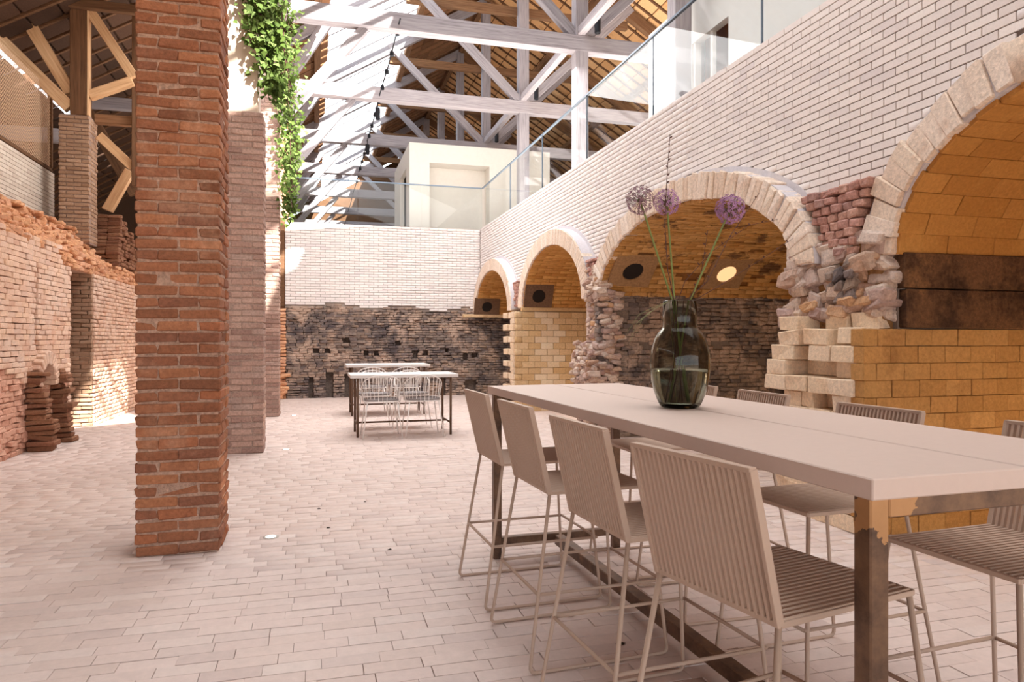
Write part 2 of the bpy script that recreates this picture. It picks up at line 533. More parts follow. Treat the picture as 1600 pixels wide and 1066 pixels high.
class MB:
    """Plain mesh builder: boxes, bars, tubes, lathes joined into one mesh."""
    def __init__(self):
        self.V, self.F = [], []
    def put(self, V, F):
        o = len(self.V)
        self.V += [tuple(v) for v in V]
        self.F += [tuple(i + o for i in f) for f in F]
        return self
    def box(self, lo, hi, ch=0.0):
        lo, hi = np.array(lo, float), np.array(hi, float)
        if ch > 0:
            return self.put(block_verts([hi - lo], ch, 0, RNG)[0] + (lo + hi) / 2, BLOCK_F)
        c, h = (lo + hi) / 2, (hi - lo) / 2
        return self.put(c + SG * h, [(0, 2, 3, 1), (4, 5, 7, 6), (0, 1, 5, 4), (2, 6, 7, 3), (0, 4, 6, 2), (1, 3, 7, 5)])
    def tube(self, pts, r, seg=8, cap=True):
        pts = [Vector(p) for p in pts]
        rr = r if isinstance(r, (list, tuple)) else [r] * len(pts)
        o = len(self.V)
        prev = None
        for i, p in enumerate(pts):
            a = pts[max(0, i - 1)]
            b = pts[min(len(pts) - 1, i + 1)]
            t = (b - a).normalized()
            if prev is None:
                ref = Vector((0, 0, 1)) if abs(t.z) < 0.9 else Vector((1, 0, 0))
                nrm = t.cross(ref).normalized()
            else:
                nrm = (prev - t * prev.dot(t)).normalized()
            prev = nrm
            bn = t.cross(nrm)
            for k in range(seg):
                ang = 2 * PI * k / seg
                self.V.append(tuple(p + (nrm * math.cos(ang) + bn * math.sin(ang)) * rr[i]))
        for i in range(len(pts) - 1):
            for k in range(seg):
                a, b = o + i * seg + k, o + i * seg + (k + 1) % seg
                self.F.append((a, b, b + seg, a + seg))
        if cap:
            self.F.append(tuple(o + k for k in range(seg))[::-1])
            self.F.append(tuple(o + (len(pts) - 1) * seg + k for k in range(seg)))
        return self
    def bar(self, p0, p1, w, h, up=(0, 0, 1)):
        p0, p1 = Vector(p0), Vector(p1)
        x = (p1 - p0).normalized()
        z = Vector(up)
        y = z.cross(x)
        if y.length < 1e-4:
            y = Vector((0, 1, 0)).cross(x)
        y.normalize()
        z = x.cross(y)
        R = np.array([[x[i], y[i], z[i]] for i in range(3)])
        v = block_verts([((p1 - p0).length, w, h)], min(w, h) * 0.1, 0, RNG)[0]
        return self.put(v @ R.T + np.array((p0 + p1) / 2), BLOCK_F)
    def lathe(self, prof, seg=32, c=(0, 0, 0), closed=False):
        o = len(self.V)
        for r, z in prof:
            for k in range(seg):
                a = 2 * PI * k / seg
                self.V.append((c[0] + r * math.cos(a), c[1] + r * math.sin(a), c[2] + z))
        n = len(prof)
        for i in range(n if closed else n - 1):
            j = (i + 1) % n
            for k in range(seg):
                self.F.append((o + i * seg + k, o + i * seg + (k + 1) % seg, o + j * seg + (k + 1) % seg, o + j * seg + k))
        return self
    def mesh(self, name, mat, smooth=False):
        return mesh_np(name, self.V, self.F, mat, smooth)
    def build(self, name, mat, parent=None, smooth=False, loc=None):
        return link(name, self.mesh(name, mat, smooth), parent, loc)

def timber(name, p0, p1, w, h, mat, parent=None, base=(0, 0, 0), up=(0, 0, 1)):
    """A squared timber as an object whose own X axis runs along it (so the grain follows)."""
    p0, p1 = Vector(p0), Vector(p1)
    x = (p1 - p0).normalized()
    z = Vector(up)
    y = z.cross(x)
    if y.length < 1e-3:
        y = Vector((0, 1, 0))
    y.normalize()
    z = x.cross(y)
    L = (p1 - p0).length
    V = block_verts([(L, w, h)], 0.008, 0.004, RNG)[0]
    o = link(name, mesh_np(name, V, BLOCK_F, mat), parent, (p0 + p1) / 2 - Vector(base))
    o.rotation_euler = Matrix(((x[0], y[0], z[0]), (x[1], y[1], z[1]), (x[2], y[2], z[2]))).to_euler()
    return o

def courses(u0, u1, v0, v1, L, H, ju, jv, bond=0.5, jit=0.0, clip=None):
    """Rows of a running bond over [u0,u1] x [v0,v1]: yields (ua, ub, va, vb) of every brick, clip(va, vb) gives blocked u intervals."""
    k, v = 0, v0
    while v + H * 0.5 < v1:
        vb = min(v + H - jv, v1)
        off = (bond * L if k % 2 else 0.0) + random.uniform(-jit, jit) * L
        u = u0 - L + (off % L)
        blocked = clip(v, vb) if clip else []
        while u < u1:
            spans = [(max(u, u0), min(u + L - ju, u1))]
            for b0, b1 in blocked:
                nxt = []
                for a, b in spans:
                    if b <= b0 or a >= b1:
                        nxt.append((a, b))
                    else:
                        if a < b0:
                            nxt.append((a, b0))
                        if b > b1:
                            nxt.append((b1, b))
                spans = nxt
            for a, b in spans:
                if b - a > 0.025:
                    yield a, b, v, vb
            u += L
        v += H
        k += 1

# ================================================================ GROUND AND FLOOR
g = MB().box((-60, -60, -0.30), (60, 80, -0.12)).build('ground', 'ground_earth')
tag(g, 'bare earth lying outside around the old brickworks', 'ground', kind='structure')

floor = MB().box((-4.4, -6.0, -0.12), (7.7, 17.2, -0.008)).build('floor', 'floor_joint')
tag(floor, 'pinkish brick paved floor of the hall laid in long running rows', 'floor', kind='structure')
fl = Field()
y = -0.2
row = 0
while y < 16.7:
    w = 0.0955
    x = -3.95 + random.uniform(-0.24, 0)
    while x < 5.2:
        L = random.choice((0.225, 0.232, 0.238, 0.238)) 
        if not (x > 3.7 and y < 0.9):
            fl.add((x + L / 2, y + w / 2, -0.02 + random.gauss(0, 0.0012)), (L, w - random.choice((0.0012, 0.0018, 0.003)), 0.04), tilt(0.0022))
        x += L + random.choice((0.001, 0.002, 0.003))
    y += w + 0.001
    row += 1
fl.emit(floor, 'paver', 'paver', ch=0.0012, seed=2)

# ================================================================ KILN WALL ON THE RIGHT
XW = 3.92          # face of the white brickwork
ZS = 1.94          # springing of the arches
ZT = 4.05          # top of the wall
RING = 0.25
#        centre, half width, rise, ring front, ring back
ARCH = [(15.10, 1.49, 0.94, 3.74, 3.95),
        (11.10, 1.55, 0.98, 3.74, 3.95),
        (6.93, 2.05, 0.89, 3.74, 3.95),
        (2.57, 1.44, 0.95, 3.84, 4.08)]
DEPTH = 7.5

def arch_z(y, k, extra=0.0):
    yc, a, b = ARCH[k][:3]
    t = (y - yc) / (a + extra)
    if abs(t) >= 1:
        return None
    return ZS + (b + extra) * math.sqrt(1 - t * t)

def opening_at(y):
    for k, (yc, a, b, f, bk) in enumerate(ARCH):
        if abs(y - yc) < a:
            return k
    return None

mb = MB()
ys = [i * 0.05 for i in range(4, 332)]
edges = sorted(set([round(v, 4) for v in ys] + [round(A[0] + s * A[1], 4) for A in ARCH for s in (-1, 1)]))
for ya, yb in zip(edges[:-1], edges[1:]):
    ym = (ya + yb) / 2
    k = opening_at(ym)
    if k is None:
        zb = (0.0, 0.0)
    else:
        zb = tuple((arch_z(min(max(v, ARCH[k][0] - ARCH[k][1] + 1e-6), ARCH[k][0] + ARCH[k][1] - 1e-6), k) or ZS) + 0.05 for v in (ya, yb))
    x0, x1 = XW + 0.012, DEPTH
    zt = ZT - 0.03
    v = [(x0, ya, zb[0]), (x1, ya, zb[0]), (x1, yb, zb[1]), (x0, yb, zb[1]), (x0, ya, zt), (x1, ya, zt), (x1, yb, zt), (x0, yb, zt)]
    mb.put(v, [(0, 3, 2, 1), (4, 5, 6, 7), (0, 1, 5, 4), (1, 2, 6, 5), (2, 3, 7, 6), (3, 0, 4, 7)])
wall_right = mb.build('wall_right', 'white_joint')
tag(wall_right, 'long white brick kiln wall with four old arched vault openings', 'wall', kind='structure')

def arch_clip(va, vb):
    out = []
    for yc, a, b, f, bk in ARCH:
        t = (va - ZS) / (b + RING)
        if t < 1:
            w = (a + RING + 0.004) * math.sqrt(max(0, 1 - max(t, 0) ** 2))
            out.append((yc - w, yc + w))
    return out

wf = Field()
def spandrel_low(y):
    return 2.50 + 0.04 * math.sin(y * 3.1)
for a, b, va, vb in courses(1.6, 16.78, 2.47, ZT, 0.22, 0.0607, 0.008, 0.0085, 0.5, 0.02, arch_clip):
    wf.add((XW + 0.02, (a + b) / 2, (va + vb) / 2), (0.04, b - a, vb - va))
wf.emit(wall_right, 'white_brick', 'white_brick', ch=0.0018, seed=3)

# old red brickwork left standing in the spandrels, under the white bricks
sp = Field()
for ya, yb, z0, z1, xf in ((3.80, 5.30, 1.98, 2.50, 3.80), (8.6, 10.0, 1.98, 2.48, 3.78), (12.4, 13.9, 1.98, 2.48, 3.82), (16.2, 16.75, 1.98, 2.4, 3.84)):
    for a, b, va, vb in courses(ya, yb, z0, z1, 0.112, 0.066, 0.010, 0.010, 0.5, 0.2, arch_clip):
        sp.add((xf + 0.06 + random.uniform(-0.018, 0.018), (a + b) / 2, (va + vb) / 2), (0.14, b - a, vb - va), tilt(0.025))
sp.emit(wall_right, 'red_brick', 'pink_brick', ch=0.010, rough=0.004, seed=4)

# ---- arch rings
RING_LABEL = ['pale brick arch ring in the corner beside the end wall',
              'pale brick arch ring over the vault with the clean yellow block wall',
              'widest pale brick arch ring, right behind the allium flowers',
              'broken stepped arch ring over the deep orange vault nearest the camera']
RING_W = [0.062, 0.066, 0.098, 0.135]
for k, (yc, a, b, xf, xb) in enumerate(ARCH):
    root = tag(empty('brick_arch', (xf, yc, ZS)), RING_LABEL[k], 'arch', kind='thing', group=None)
    m = MB()
    n = 48
    for i in range(n):
        t0, t1 = PI * i / n, PI * (i + 1) / n
        P = []
        for x in (xf + 0.02, xb + 0.03):
            for t in (t0, t1):
                for e in (-0.02, RING - 0.012):
                    P.append((x - xf, (a + e) * math.cos(t), (b + e) * math.sin(t)))
        m.put(P, [(0, 1, 3, 2), (4, 6, 7, 5), (1, 5, 7, 3), (0, 2, 6, 4)])
    if k < 3:
        for i in range(n):
            t0, t1 = PI * i / n, PI * (i + 1) / n
            P = [(x - xf, (a + e) * math.cos(t), (b + e) * math.sin(t)) for x in (XW - 0.004, XW + 0.03) for t in (t0, t1) for e in (RING - 0.03, RING + 0.045)]
            m.put(P, [(0, 1, 3, 2), (4, 6, 7, 5), (1, 5, 7, 3), (0, 2, 6, 4)])
    m.build('mortar_ring', 'lime_fillet', root)
    f = Field()
    # walk the mid line in equal steps
    M = 2000
    pts = [((a + RING / 2) * math.cos(PI * i / M), (b + RING / 2) * math.sin(PI * i / M)) for i in range(M + 1)]
    mid_a, mid_b = a + RING / 2, b + RING / 2
    # curvature of the mid line: how fast a wedge widens outwards
    dsmap = [mid_a * mid_b / ((mid_a * math.sin(PI * i / M)) ** 2 + (mid_b * math.cos(PI * i / M)) ** 2) ** 1.5 for i in range(M)]
    s, acc, target = 0.0, [], RING_W[k] / 2
    for i in range(M):
        ds = math.dist(pts[i], pts[i + 1])
        if s <= target < s + ds:
            acc.append(PI * i / M)
            target += RING_W[k] * (1 if k < 2 else random.uniform(0.8, 1.2))
        s += ds
    for j, t in enumerate(acc):
        ny, nz = math.cos(t) / (a + RING / 2), math.sin(t) / (b + RING / 2)
        q = math.hypot(ny, nz)
        ny, nz = ny / q, nz / q
        # block axes: X = depth, Y = tangent, Z = radial
        R = np.array([[1, 0, 0], [0, nz, ny], [0, -ny, nz]])
        rad = RING + (random.uniform(-0.015, 0.02) if k >= 2 else random.uniform(-0.004, 0.004))
        sh = random.uniform(-0.006, 0.006) if k >= 2 else random.uniform(-0.004, 0.004)
        w = RING_W[k] * 0.95
        if k == 3 and t < 1.3:
            sh += 0.018 if (j // 3) % 2 else -0.008
        if k == 2 and t < 0.65:
            sh += -0.02 if j % 5 == 2 else 0.008
        c = ((xf + xb) / 2, yc + (a + RING / 2 - 0.02) * math.cos(t) + ny * sh, ZS + (b + RING / 2 - 0.02) * math.sin(t) + nz * sh)
        curv = dsmap[min(int(t / PI * M), M - 1)]
        f.add(c, (xb - xf + (random.uniform(0, 0.03) if k >= 2 else 0), w, rad), R, curv)
    f.emit(root, 'voussoir', 'pale_voussoir', base=(xf, yc, ZS), ch=0.008 if k >= 2 else 0.004, rough=0.005 if k >= 2 else 0.0015, seed=10 + k)

# ---- vault linings
VAULT_LABEL = ['small yellow brick vault in the corner beside the end wall',
               'yellow brick vault above the clean block wall',
               'wide smoke blackened vault behind the flowers, with a lit round vent',
               'smooth deep orange vault of big blocks nearest the camera']
VW = [(0.078, 0.30), (0.078, 0.30), (0.066, 0.24), (0.150, 0.42)]
VM = ['vault_brick', 'vault_brick', 'scorched_vault_brick', 'glazed_vault_block']
for k, (yc, a, b, xf, xb) in enumerate(ARCH):
    root = tag(empty('ceiling_vault', (xb, yc, ZS)), VAULT_LABEL[k], 'vault', kind='structure')
    m = MB()
    n = 40
    for i in range(n):
        t0, t1 = PI * i / n, PI * (i + 1) / n
        P = [(x - xb, (a + e) * math.cos(t), (b + e) * math.sin(t)) for x in (xb, DEPTH) for t in (t0, t1) for e in (-0.018, 0.06)]
        m.put(P, [(0, 2, 3, 1), (4, 5, 7, 6), (1, 3, 7, 5), (0, 4, 6, 2)])
    m.build('mortar_bed', 'vault_mortar', root)
    f = Field()
    w, L = VW[k]
    t = 0.0
    j = 0
    e = -0.055
    while t < PI:
        dsdt = math.hypot((a) * math.sin(t), (b) * math.cos(t))
        dt = w / max(dsdt, 0.05)
        tm = t + dt / 2
        if tm > PI:
            break
        ny, nz = math.cos(tm) / a, math.sin(tm) / b
        q = math.hypot(ny, nz)
        ny, nz = ny / q, nz / q
        R = np.array([[1, 0, 0], [0, nz, ny], [0, -ny, nz]])
        x = (xf + 0.02 if k != 3 else xf + 0.05) - (L / 2 if j % 2 else 0)
        while x < DEPTH - 0.3:
            xa, xz = max(x, xf + 0.03), min(x + L, DEPTH - 0.2)
            skip = k == 2 and 0.15 < tm < 1.0 and random.random() < 0.10
            if xz - xa > 0.04 and not skip:
                dz = random.uniform(-0.006, 0.008) if k == 2 else random.uniform(-0.002, 0.002)
                f.add(((xa + xz) / 2, yc + (a + e + 0.025 + dz) * math.cos(tm), ZS + (b + e + 0.025 + dz) * math.sin(tm)), (xz - xa - 0.006, w - 0.006, 0.05), R)
            x += L
        t += dt
        j += 1
    f.emit(root, 'vault_brick', VM[k], base=(xb, yc, ZS), ch=0.004, rough=0.003 if k == 2 else 0.001, seed=20 + k)

def vent_block(k, x, t, size, rad, mat, name, lit=False):
    """A stone plate set in the vault haunch with a round hole, closed just behind its face by a disc."""
    yc, a, b, xf, xb = ARCH[k]
    ny, nz = math.cos(t) / a, math.sin(t) / b
    q = math.hypot(ny, nz)
    ny, nz = ny / q, nz / q
    c = Vector((x, yc + (a - 0.078) * math.cos(t), ZS + (b - 0.078) * math.sin(t)))
    nrm = Vector((0, -ny, -nz))       # into the vault
    tx, ty = Vector((1, 0, 0)), Vector((0, -nz, ny))
    V, F = [], []
    n = 24
    for i in range(n):
        an = 2 * PI * i / n + PI / 4
        m = max(abs(math.cos(an)), abs(math.sin(an)))
        for (u, v, h) in ((math.cos(an) / m * size[0] / 2, math.sin(an) / m * size[1] / 2, -0.03), (math.cos(an) / m * size[0] / 2, math.sin(an) / m * size[1] / 2, 0.02),
                          (math.cos(an) * rad, math.sin(an) * rad, 0.02), (math.cos(an) * rad * 0.9, math.sin(an) * rad * 0.9, -0.028)):
            V.append(c + tx * u + ty * v + nrm * h)
    for i in range(n):
        p, q2 = i * 4, ((i + 1) % n) * 4
        for s in range(3):
            F.append((p + s, q2 + s, q2 + s + 1, p + s + 1))
    root = tag(empty(name, c), *{
        (0, False): ('dark stone vent block with a round hole in the corner vault', 'vent'),
        (1, False): ('dark stone vent block with a round hole in the vault above the yellow block wall', 'vent'),
        (2, False): ('stone vent block with a dark oval hole at the edge of the wide vault', 'vent'),
        (2, True): ('stone vent block with a brightly lit hole deep inside the wide vault', 'vent')}[(k, lit)])
    V = [v - c for v in V]
    link('vent_plate', mesh_np('vent_plate', V, F, mat), root)
    D = [tx * math.cos(2 * PI * i / n) * rad * 0.95 + ty * math.sin(2 * PI * i / n) * rad * 0.95 + nrm * 0.006 for i in range(n)]
    link('lit_shaft' if lit else 'hole_disc', mesh_np('hole_disc', D, [tuple(range(n))], 'lamp_glow' if lit else 'hole_shade'), root)  # the dark disc paints the shade of a deep hole

vent_block(0, 4.02, 0.22, (0.62, 0.42), 0.13, 'dark_vent', 'vent_block')
vent_block(1, 4.05, 0.24, (0.55, 0.46), 0.13, 'dark_vent', 'vent_block')
vent_block(2, 4.16, 0.42, (0.62, 0.60), 0.15, 'stone_vent', 'vent_block')
vent_block(2, 5.60, 0.42, (0.60, 0.60), 0.15, 'stone_vent', 'vent_block', lit=True)

# spring ledges
for k, lab in ((0, 'thin stone ledge under the corner vault'), (1, 'thin stone ledge under the vault above the yellow block wall')):
    yc, a, b, xf, xb = ARCH[k]
    yy = yc + a
    o = MB().box((xf - (0.30 if k == 0 else 0.0), yy - 0.07, ZS - 0.07), (DEPTH - 0.3, yy + 0.03, ZS + 0.005), 0.01).build('stone_ledge', 'fire_block')
    tag(o, lab, 'ledge')

# ---- side walls inside the openings (all face the camera, -Y)
def side_wall(k, name, label):
    yc, a = ARCH[k][:2]
    return tag(empty(name, (3.7, yc + a, 0)), label, 'wall', kind='structure'), yc + a

root, yy = side_wall(1, 'wall_vault_side', 'clean yellow block wall with a limewashed strip inside the second vault')
f, f2 = Field(), Field()
for a_, b_, va, vb in courses(3.62, 7.3, 0.0, ZS - 0.07, 0.245, 0.1165, 0.005, 0.005, 0.5, 0.01):
    lime = 4.10 + 0.1 * math.sin(va * 9) < (a_ + b_) / 2 < 4.46 + 0.08 * math.sin(va * 13 + 1)
    (f2 if lime else f).add(((a_ + b_) / 2, yy - 0.03 + random.uniform(-0.003, 0.003), (va + vb) / 2), (b_ - a_, 0.10, vb - va))
f.emit(root, 'fire_block', 'fire_block', base=(3.7, yy, 0), ch=0.004, rough=0.0015, seed=31)
f2.emit(root, 'limed_block', 'limed_block', base=(3.7, yy, 0), ch=0.004, rough=0.0015, seed=32)

root, yy = side_wall(2, 'wall_vault_side', 'rough sooty brick wall with put-log holes inside the widest vault')
f = Field()
holes = [on_y(px, py, yy) for px, py in ((957, 569), (1006, 541), (1122, 541), (1192, 566), (1006, 541))]
for a_, b_, va, vb in courses(3.75, 7.3, 0.0, ZS + 0.02, 0.16, 0.060, 0.005, 0.005, 0.5, 0.35):
    xm, zm = (a_ + b_) / 2, (va + vb) / 2
    if any(abs(xm - hx) < 0.10 and abs(zm - hz) < 0.05 for hx, hz in holes):
        continue
    f.add((xm, yy + 0.03 + random.gauss(0, 0.012), zm), (b_ - a_, 0.16, vb - va), tilt(0.04))
f.emit(root, 'sooty_brick', 'sooty_brick', base=(3.7, yy, 0), ch=0.008, rough=0.006, seed=33)
MB().box((0.1, 0.09, 0.0), (3.6, 0.14, ZS)).build('core', 'soot_mortar', root)

root, yy = side_wall(3, 'wall_vault_side', 'orange fire block wall under the deep orange vault nearest the camera')
yy = 3.97
f = Field()
for a_, b_, va, vb in courses(3.60, 7.3, 0.0, 1.43, 0.232, 0.1185, 0.003, 0.003, 0.5, 0.04):
    f.add(((a_ + b_) / 2, yy + 0.05 + random.uniform(-0.004, 0.004), (va + vb) / 2), (b_ - a_, 0.12, vb - va), tilt(0.004))
f.emit(root, 'fire_block', 'amber_block', base=(3.7, ARCH[3][0] + ARCH[3][1], 0), ch=0.0035, rough=0.0012, seed=34)
f = Field()
for xa, xb_, za, zb in ((3.95, 5.0, 1.425, 1.70), (5.002, 6.2, 1.425, 1.70), (6.202, 7.4, 1.425, 1.70), (3.93, 5.6, 1.702, 1.955), (5.602, 7.4, 1.702, 1.955)):
    f.add(((xa + xb_) / 2, yy + 0.02, (za + zb) / 2), (xb_ - xa, 0.10, zb - za - 0.001))
f.emit(root, 'soot_slab', 'soot_slab', base=(3.7, ARCH[3][0] + ARCH[3][1], 0), ch=0.006, rough=0.003, seed=35)

# ---- pier fronts
def pier(label, name, x, y):
    return tag(empty(name, (x, y, 0)), label, 'pier', kind='thing'), (x, y, 0)

# between the two far vaults: toothed pale blocks
root, base = pier('toothed pale block pier end between the two farthest vaults', 'block_pier', 3.7, 12.6)
f = Field()
H = 0.1165
for k in range(16):
    z = k * H + H / 2
    odd = k % 2 == 1
    f.add((3.70, 12.74, z), (0.22, 0.20, H - 0.006), tilt(0.006))
    if odd:
        f.add((3.72, 12.98, z), (0.20, 0.25, H - 0.006), tilt(0.01))
        f.add((3.71, 13.30 + random.uniform(-.01, .03), z), (0.20, 0.30, H - 0.008), tilt(0.01))
    else:
        f.add((3.78, 12.96, z), (0.16, 0.22, H - 0.006), tilt(0.01))
        f.add((3.84, 13.22, z), (0.14, 0.24, H - 0.006), tilt(0.01))
    f.add((3.84, 13.48, z), (0.12, 0.18, H - 0.006))
f.emit(root, 'block', 'pale_block', base=base, ch=0.008, rough=0.004, seed=41)

# between vault two and three: broken rubble
root, base = pier('crumbling pale rubble pier left of the widest vault', 'rubble_pier', 3.7, 9.3)
f = Field()
for i in range(760):
    z = random.uniform(0.03, 2.35)
    wdt = 1.0 if z < 1.35 else 0.62
    y_ = 8.95 + random.random() * (0.80 * wdt)
    edge = 0.16 * math.sin(z * 5.1) + 0.1 * math.sin(z * 11.7)
    x_ = 3.72 + 0.12 * random.random() + (0.10 if z > 1.3 else 0.0) + edge * 0.3
    s = random.uniform(0.6, 1.3)
    f.add((x_, y_ + edge * 0.25, z), (0.15 * s, 0.13 * s, 0.062 * random.uniform(0.8, 1.3)), tilt(0.14))
for i in range(120):
    f.add((random.uniform(3.78, 4.06), 8.93 + random.uniform(-0.03, 0.03), random.uniform(0.03, 2.0)), (0.14, 0.10, 0.06), tilt(0.12))
f.emit(root, 'stone', 'pale_rubble', base=base, ch=0.014, rough=0.008, seed=42)
MB().box((0.16, -0.32, 0.0), (0.30, 0.36, 2.3)).build('core', 'pale_rubble', root)

# between vault three and four: large toothed blocks, rubble above
root, base = pier('broken pier of big cream blocks right of the widest vault', 'block_pier', 3.7, 4.5)
f = Field()
H = 0.1185
ROWS = [  # per course from the floor: (y0, y1, front)
    [(4.05, 4.30, 3.60), (4.31, 4.54, 3.60), (4.55, 4.80, 3.62), (4.81, 5.0, 3.70)],
    [(4.05, 4.27, 3.60), (4.28, 4.52, 3.61), (4.53, 4.76, 3.60), (4.77, 5.0, 3.66)],
    [(4.05, 4.30, 3.60), (4.31, 4.54, 3.60), (4.55, 4.80, 3.60), (4.81, 4.98, 3.64)],
    [(4.05, 4.27, 3.60), (4.28, 4.52, 3.62), (4.53, 4.77, 3.60), (4.78, 4.96, 3.64)],
    [(4.05, 4.30, 3.60), (4.31, 4.54, 3.60), (4.55, 4.80, 3.64), (4.81, 4.95, 3.70)],
    [(4.05, 4.28, 3.60), (4.29, 4.50, 3.76), (4.51, 4.68, 3.60), (4.69, 4.86, 3.62)],
    [(4.05, 4.28, 3.60), (4.29, 4.52, 3.60), (4.53, 4.76, 3.60), (4.77, 4.98, 3.78)],
    [(4.05, 4.26, 3.60), (4.27, 4.48, 3.74), (4.49, 4.62, 3.62), (4.63, 4.84, 3.62), (4.85, 4.98, 3.80)],
    [(4.05, 4.28, 3.58), (4.29, 4.52, 3.60), (4.53, 4.76, 3.58), (4.77, 5.02, 3.58)],
    [(4.05, 4.30, 3.66), (4.31, 4.54, 3.78), (4.55, 4.78, 3.80), (4.79, 5.02, 3.60)],
    [(4.05, 4.28, 3.60), (4.29, 4.52, 3.60), (4.53, 4.70, 3.80), (4.71, 4.99, 3.62)],
    [(4.05, 4.26, 3.64), (4.30, 4.58, 3.60), (4.66, 4.90, 3.62)],
    [(4.05, 4.30, 3.80), (4.32, 4.55, 3.78), (4.68, 4.92, 3.64)],
]
for k, cells in enumerate(ROWS):
    for (a_, b_, xf) in cells:
        f.add(((xf + 3.96) / 2, (a_ + b_) / 2, k * H + H / 2), (3.96 - xf, b_ - a_, H - 0.003), tilt(0.004 if k < 11 else 0.03))
f.emit(root, 'block', 'pale_block', base=base, ch=0.006, rough=0.004, seed=43)
f = Field()
for i in range(150):
    z = random.uniform(1.50, 2.12)
    y_ = random.uniform(4.04, 5.02)
    x_ = 3.86 + random.uniform(-0.05, 0.06) + (z - 1.5) * 0.10 - 0.12 * max(0, (y_ - 4.7))
    s = random.uniform(0.6, 1.25)
    f.add((x_, y_, z), (0.17 * s, 0.17 * s, 0.095 * random.uniform(0.7, 1.3)), tilt(0.14))
f.emit(root, 'stone', 'pale_rubble', base=base, ch=0.016, rough=0.009, seed=44)
f = Field()
for i in range(10):
    f.add((3.80 + 0.03 * random.random(), 4.28 + 0.10 * (i % 3), 1.66 + 0.085 * (i // 3)), (0.14, 0.10, 0.08), tilt(0.06))
f.emit(root, 'sooty_stone', 'sooty_brick', base=base, ch=0.015, rough=0.008, seed=45)
MB().box((0.14, -0.45, 0.0), (0.32, 0.47, 2.05)).build('core', 'block_mortar', root)
# slab closing the vaults at the back and the ground between
wb = MB()
wb.box((DEPTH, 0.2, 0.0), (DEPTH + 0.2, 17.4, ZT - 0.05))
o = wb.build('wall_kiln_back', 'vault_mortar')
tag(o, 'dim ochre wall closing the vaults at the back', 'wall', kind='structure')
kf = MB().box((5.2, 0.2, -0.02), (7.5, 16.7, 0.0)).build('floor_kiln', 'concrete')
tag(kf, 'bare screed floor deep inside the vaults', 'floor', kind='structure')

# fallen rubble at the foot of the crumbling pier
for i, (x_, y_, s, lab) in enumerate(((3.50, 9.30, 1.0, 'small pale rubble stone on the floor under the crumbling pier'), (3.42, 9.0, 0.8, 'flat rubble fragment in front of the crumbling pier foot'), (3.55, 8.85, 1.1, 'larger rubble lump at the corner of the crumbling pier'))):
    f = MB()
    v = block_verts([(0.24 * s, 0.2 * s, 0.12 * s)], 0.03, 0.014, RNG)[0]
    v[:, 2] -= v[:, 2].min()
    f.put(v, BLOCK_F)
    tag(f.build('rubble_stone', 'pale_rubble', loc=(x_, y_, 0.001)), lab, 'stone')

# ================================================================ END WALL
YE = 16.80
wall_back = MB().box((-0.62, YE + 0.03, 2.0), (3.93, YE + 0.3, ZT - 0.03)).build('wall_back', 'far_joint')
tag(wall_back, 'end wall of white bricks above an old soot-black brick base', 'wall', kind='structure')
f = Field()
for a_, b_, va, vb in courses(-0.62, XW, 2.02, ZT, 0.22, 0.0607, 0.007, 0.007, 0.5, 0.02):
    if va < 2.12 + 0.05 * math.sin(a_ * 4) - 0.025 * a_:
        continue
    f.add(((a_ + b_) / 2, YE + 0.02, (va + vb) / 2), (b_ - a_, 0.04, vb - va))
f.emit(wall_back, 'white_brick', 'white_brick', ch=0.0015, seed=51)
MB().box((-0.62, YE + 0.06, 0.0), (7.4, YE + 0.3, 2.1)).build('core', 'soot_mortar', wall_back)
HOLES = [(494, 548, 10, 5), (511, 548, 9, 5), (541, 531, 10, 5), (572, 553, 8, 6), (588, 553, 7, 6), (621, 535, 8, 5), (649, 554, 8, 5), (665, 553, 8, 5), (727, 557, 8, 5), (742, 556, 8, 5), (698, 546, 5, 4),
         (486, 603, 8, 26), (515, 600, 12, 34), (543, 600, 10, 30), (735, 604, 18, 18), (692, 603, 8, 20)]
HW = []
for (px, py, w, h) in HOLES:
    x0, z0 = on_y(px - w / 2, py + h / 2, YE - 0.06)
    x1, z1 = on_y(px + w / 2, py - h / 2, YE - 0.06)
    HW.append((x0, x1, z0 if z0 > 0.12 else 0.0, z1))
def hole_clip(va, vb):
    return [(x0, x1) for (x0, x1, z0, z1) in HW if va < z1 and vb > z0]
f = Field()
for a_, b_, va, vb in courses(-0.60, 5.6, 0.0, 2.16, 0.17, 0.060, 0.005, 0.005, 0.5, 0.35, hole_clip):
    if va > 2.08 + 0.05 * math.sin(a_ * 4) - 0.025 * a_:
        continue
    f.add(((a_ + b_) / 2, YE - 0.01 + random.gauss(0, 0.012), (va + vb) / 2), (b_ - a_, 0.16, vb - va), tilt(0.03))
f.emit(wall_back, 'sooty_brick', 'sooty_brick', ch=0.007, rough=0.005, seed=52)
# upper floors
for nm, lo, hi, lab in (('floor_upper', (XW + 0.02, -6.0, ZT - 0.22), (17.5, 17.0, ZT - 0.05), 'concrete upper floor slab over the kiln vaults'),
                        ('floor_upper_rear', (-0.55, YE + 0.1, ZT - 0.22), (17.5, 41.0, ZT - 0.05), 'concrete upper floor slab beyond the end wall')):
    o = MB().box(lo, hi).build(nm, 'concrete')
    tag(o, lab, 'floor', kind='structure')

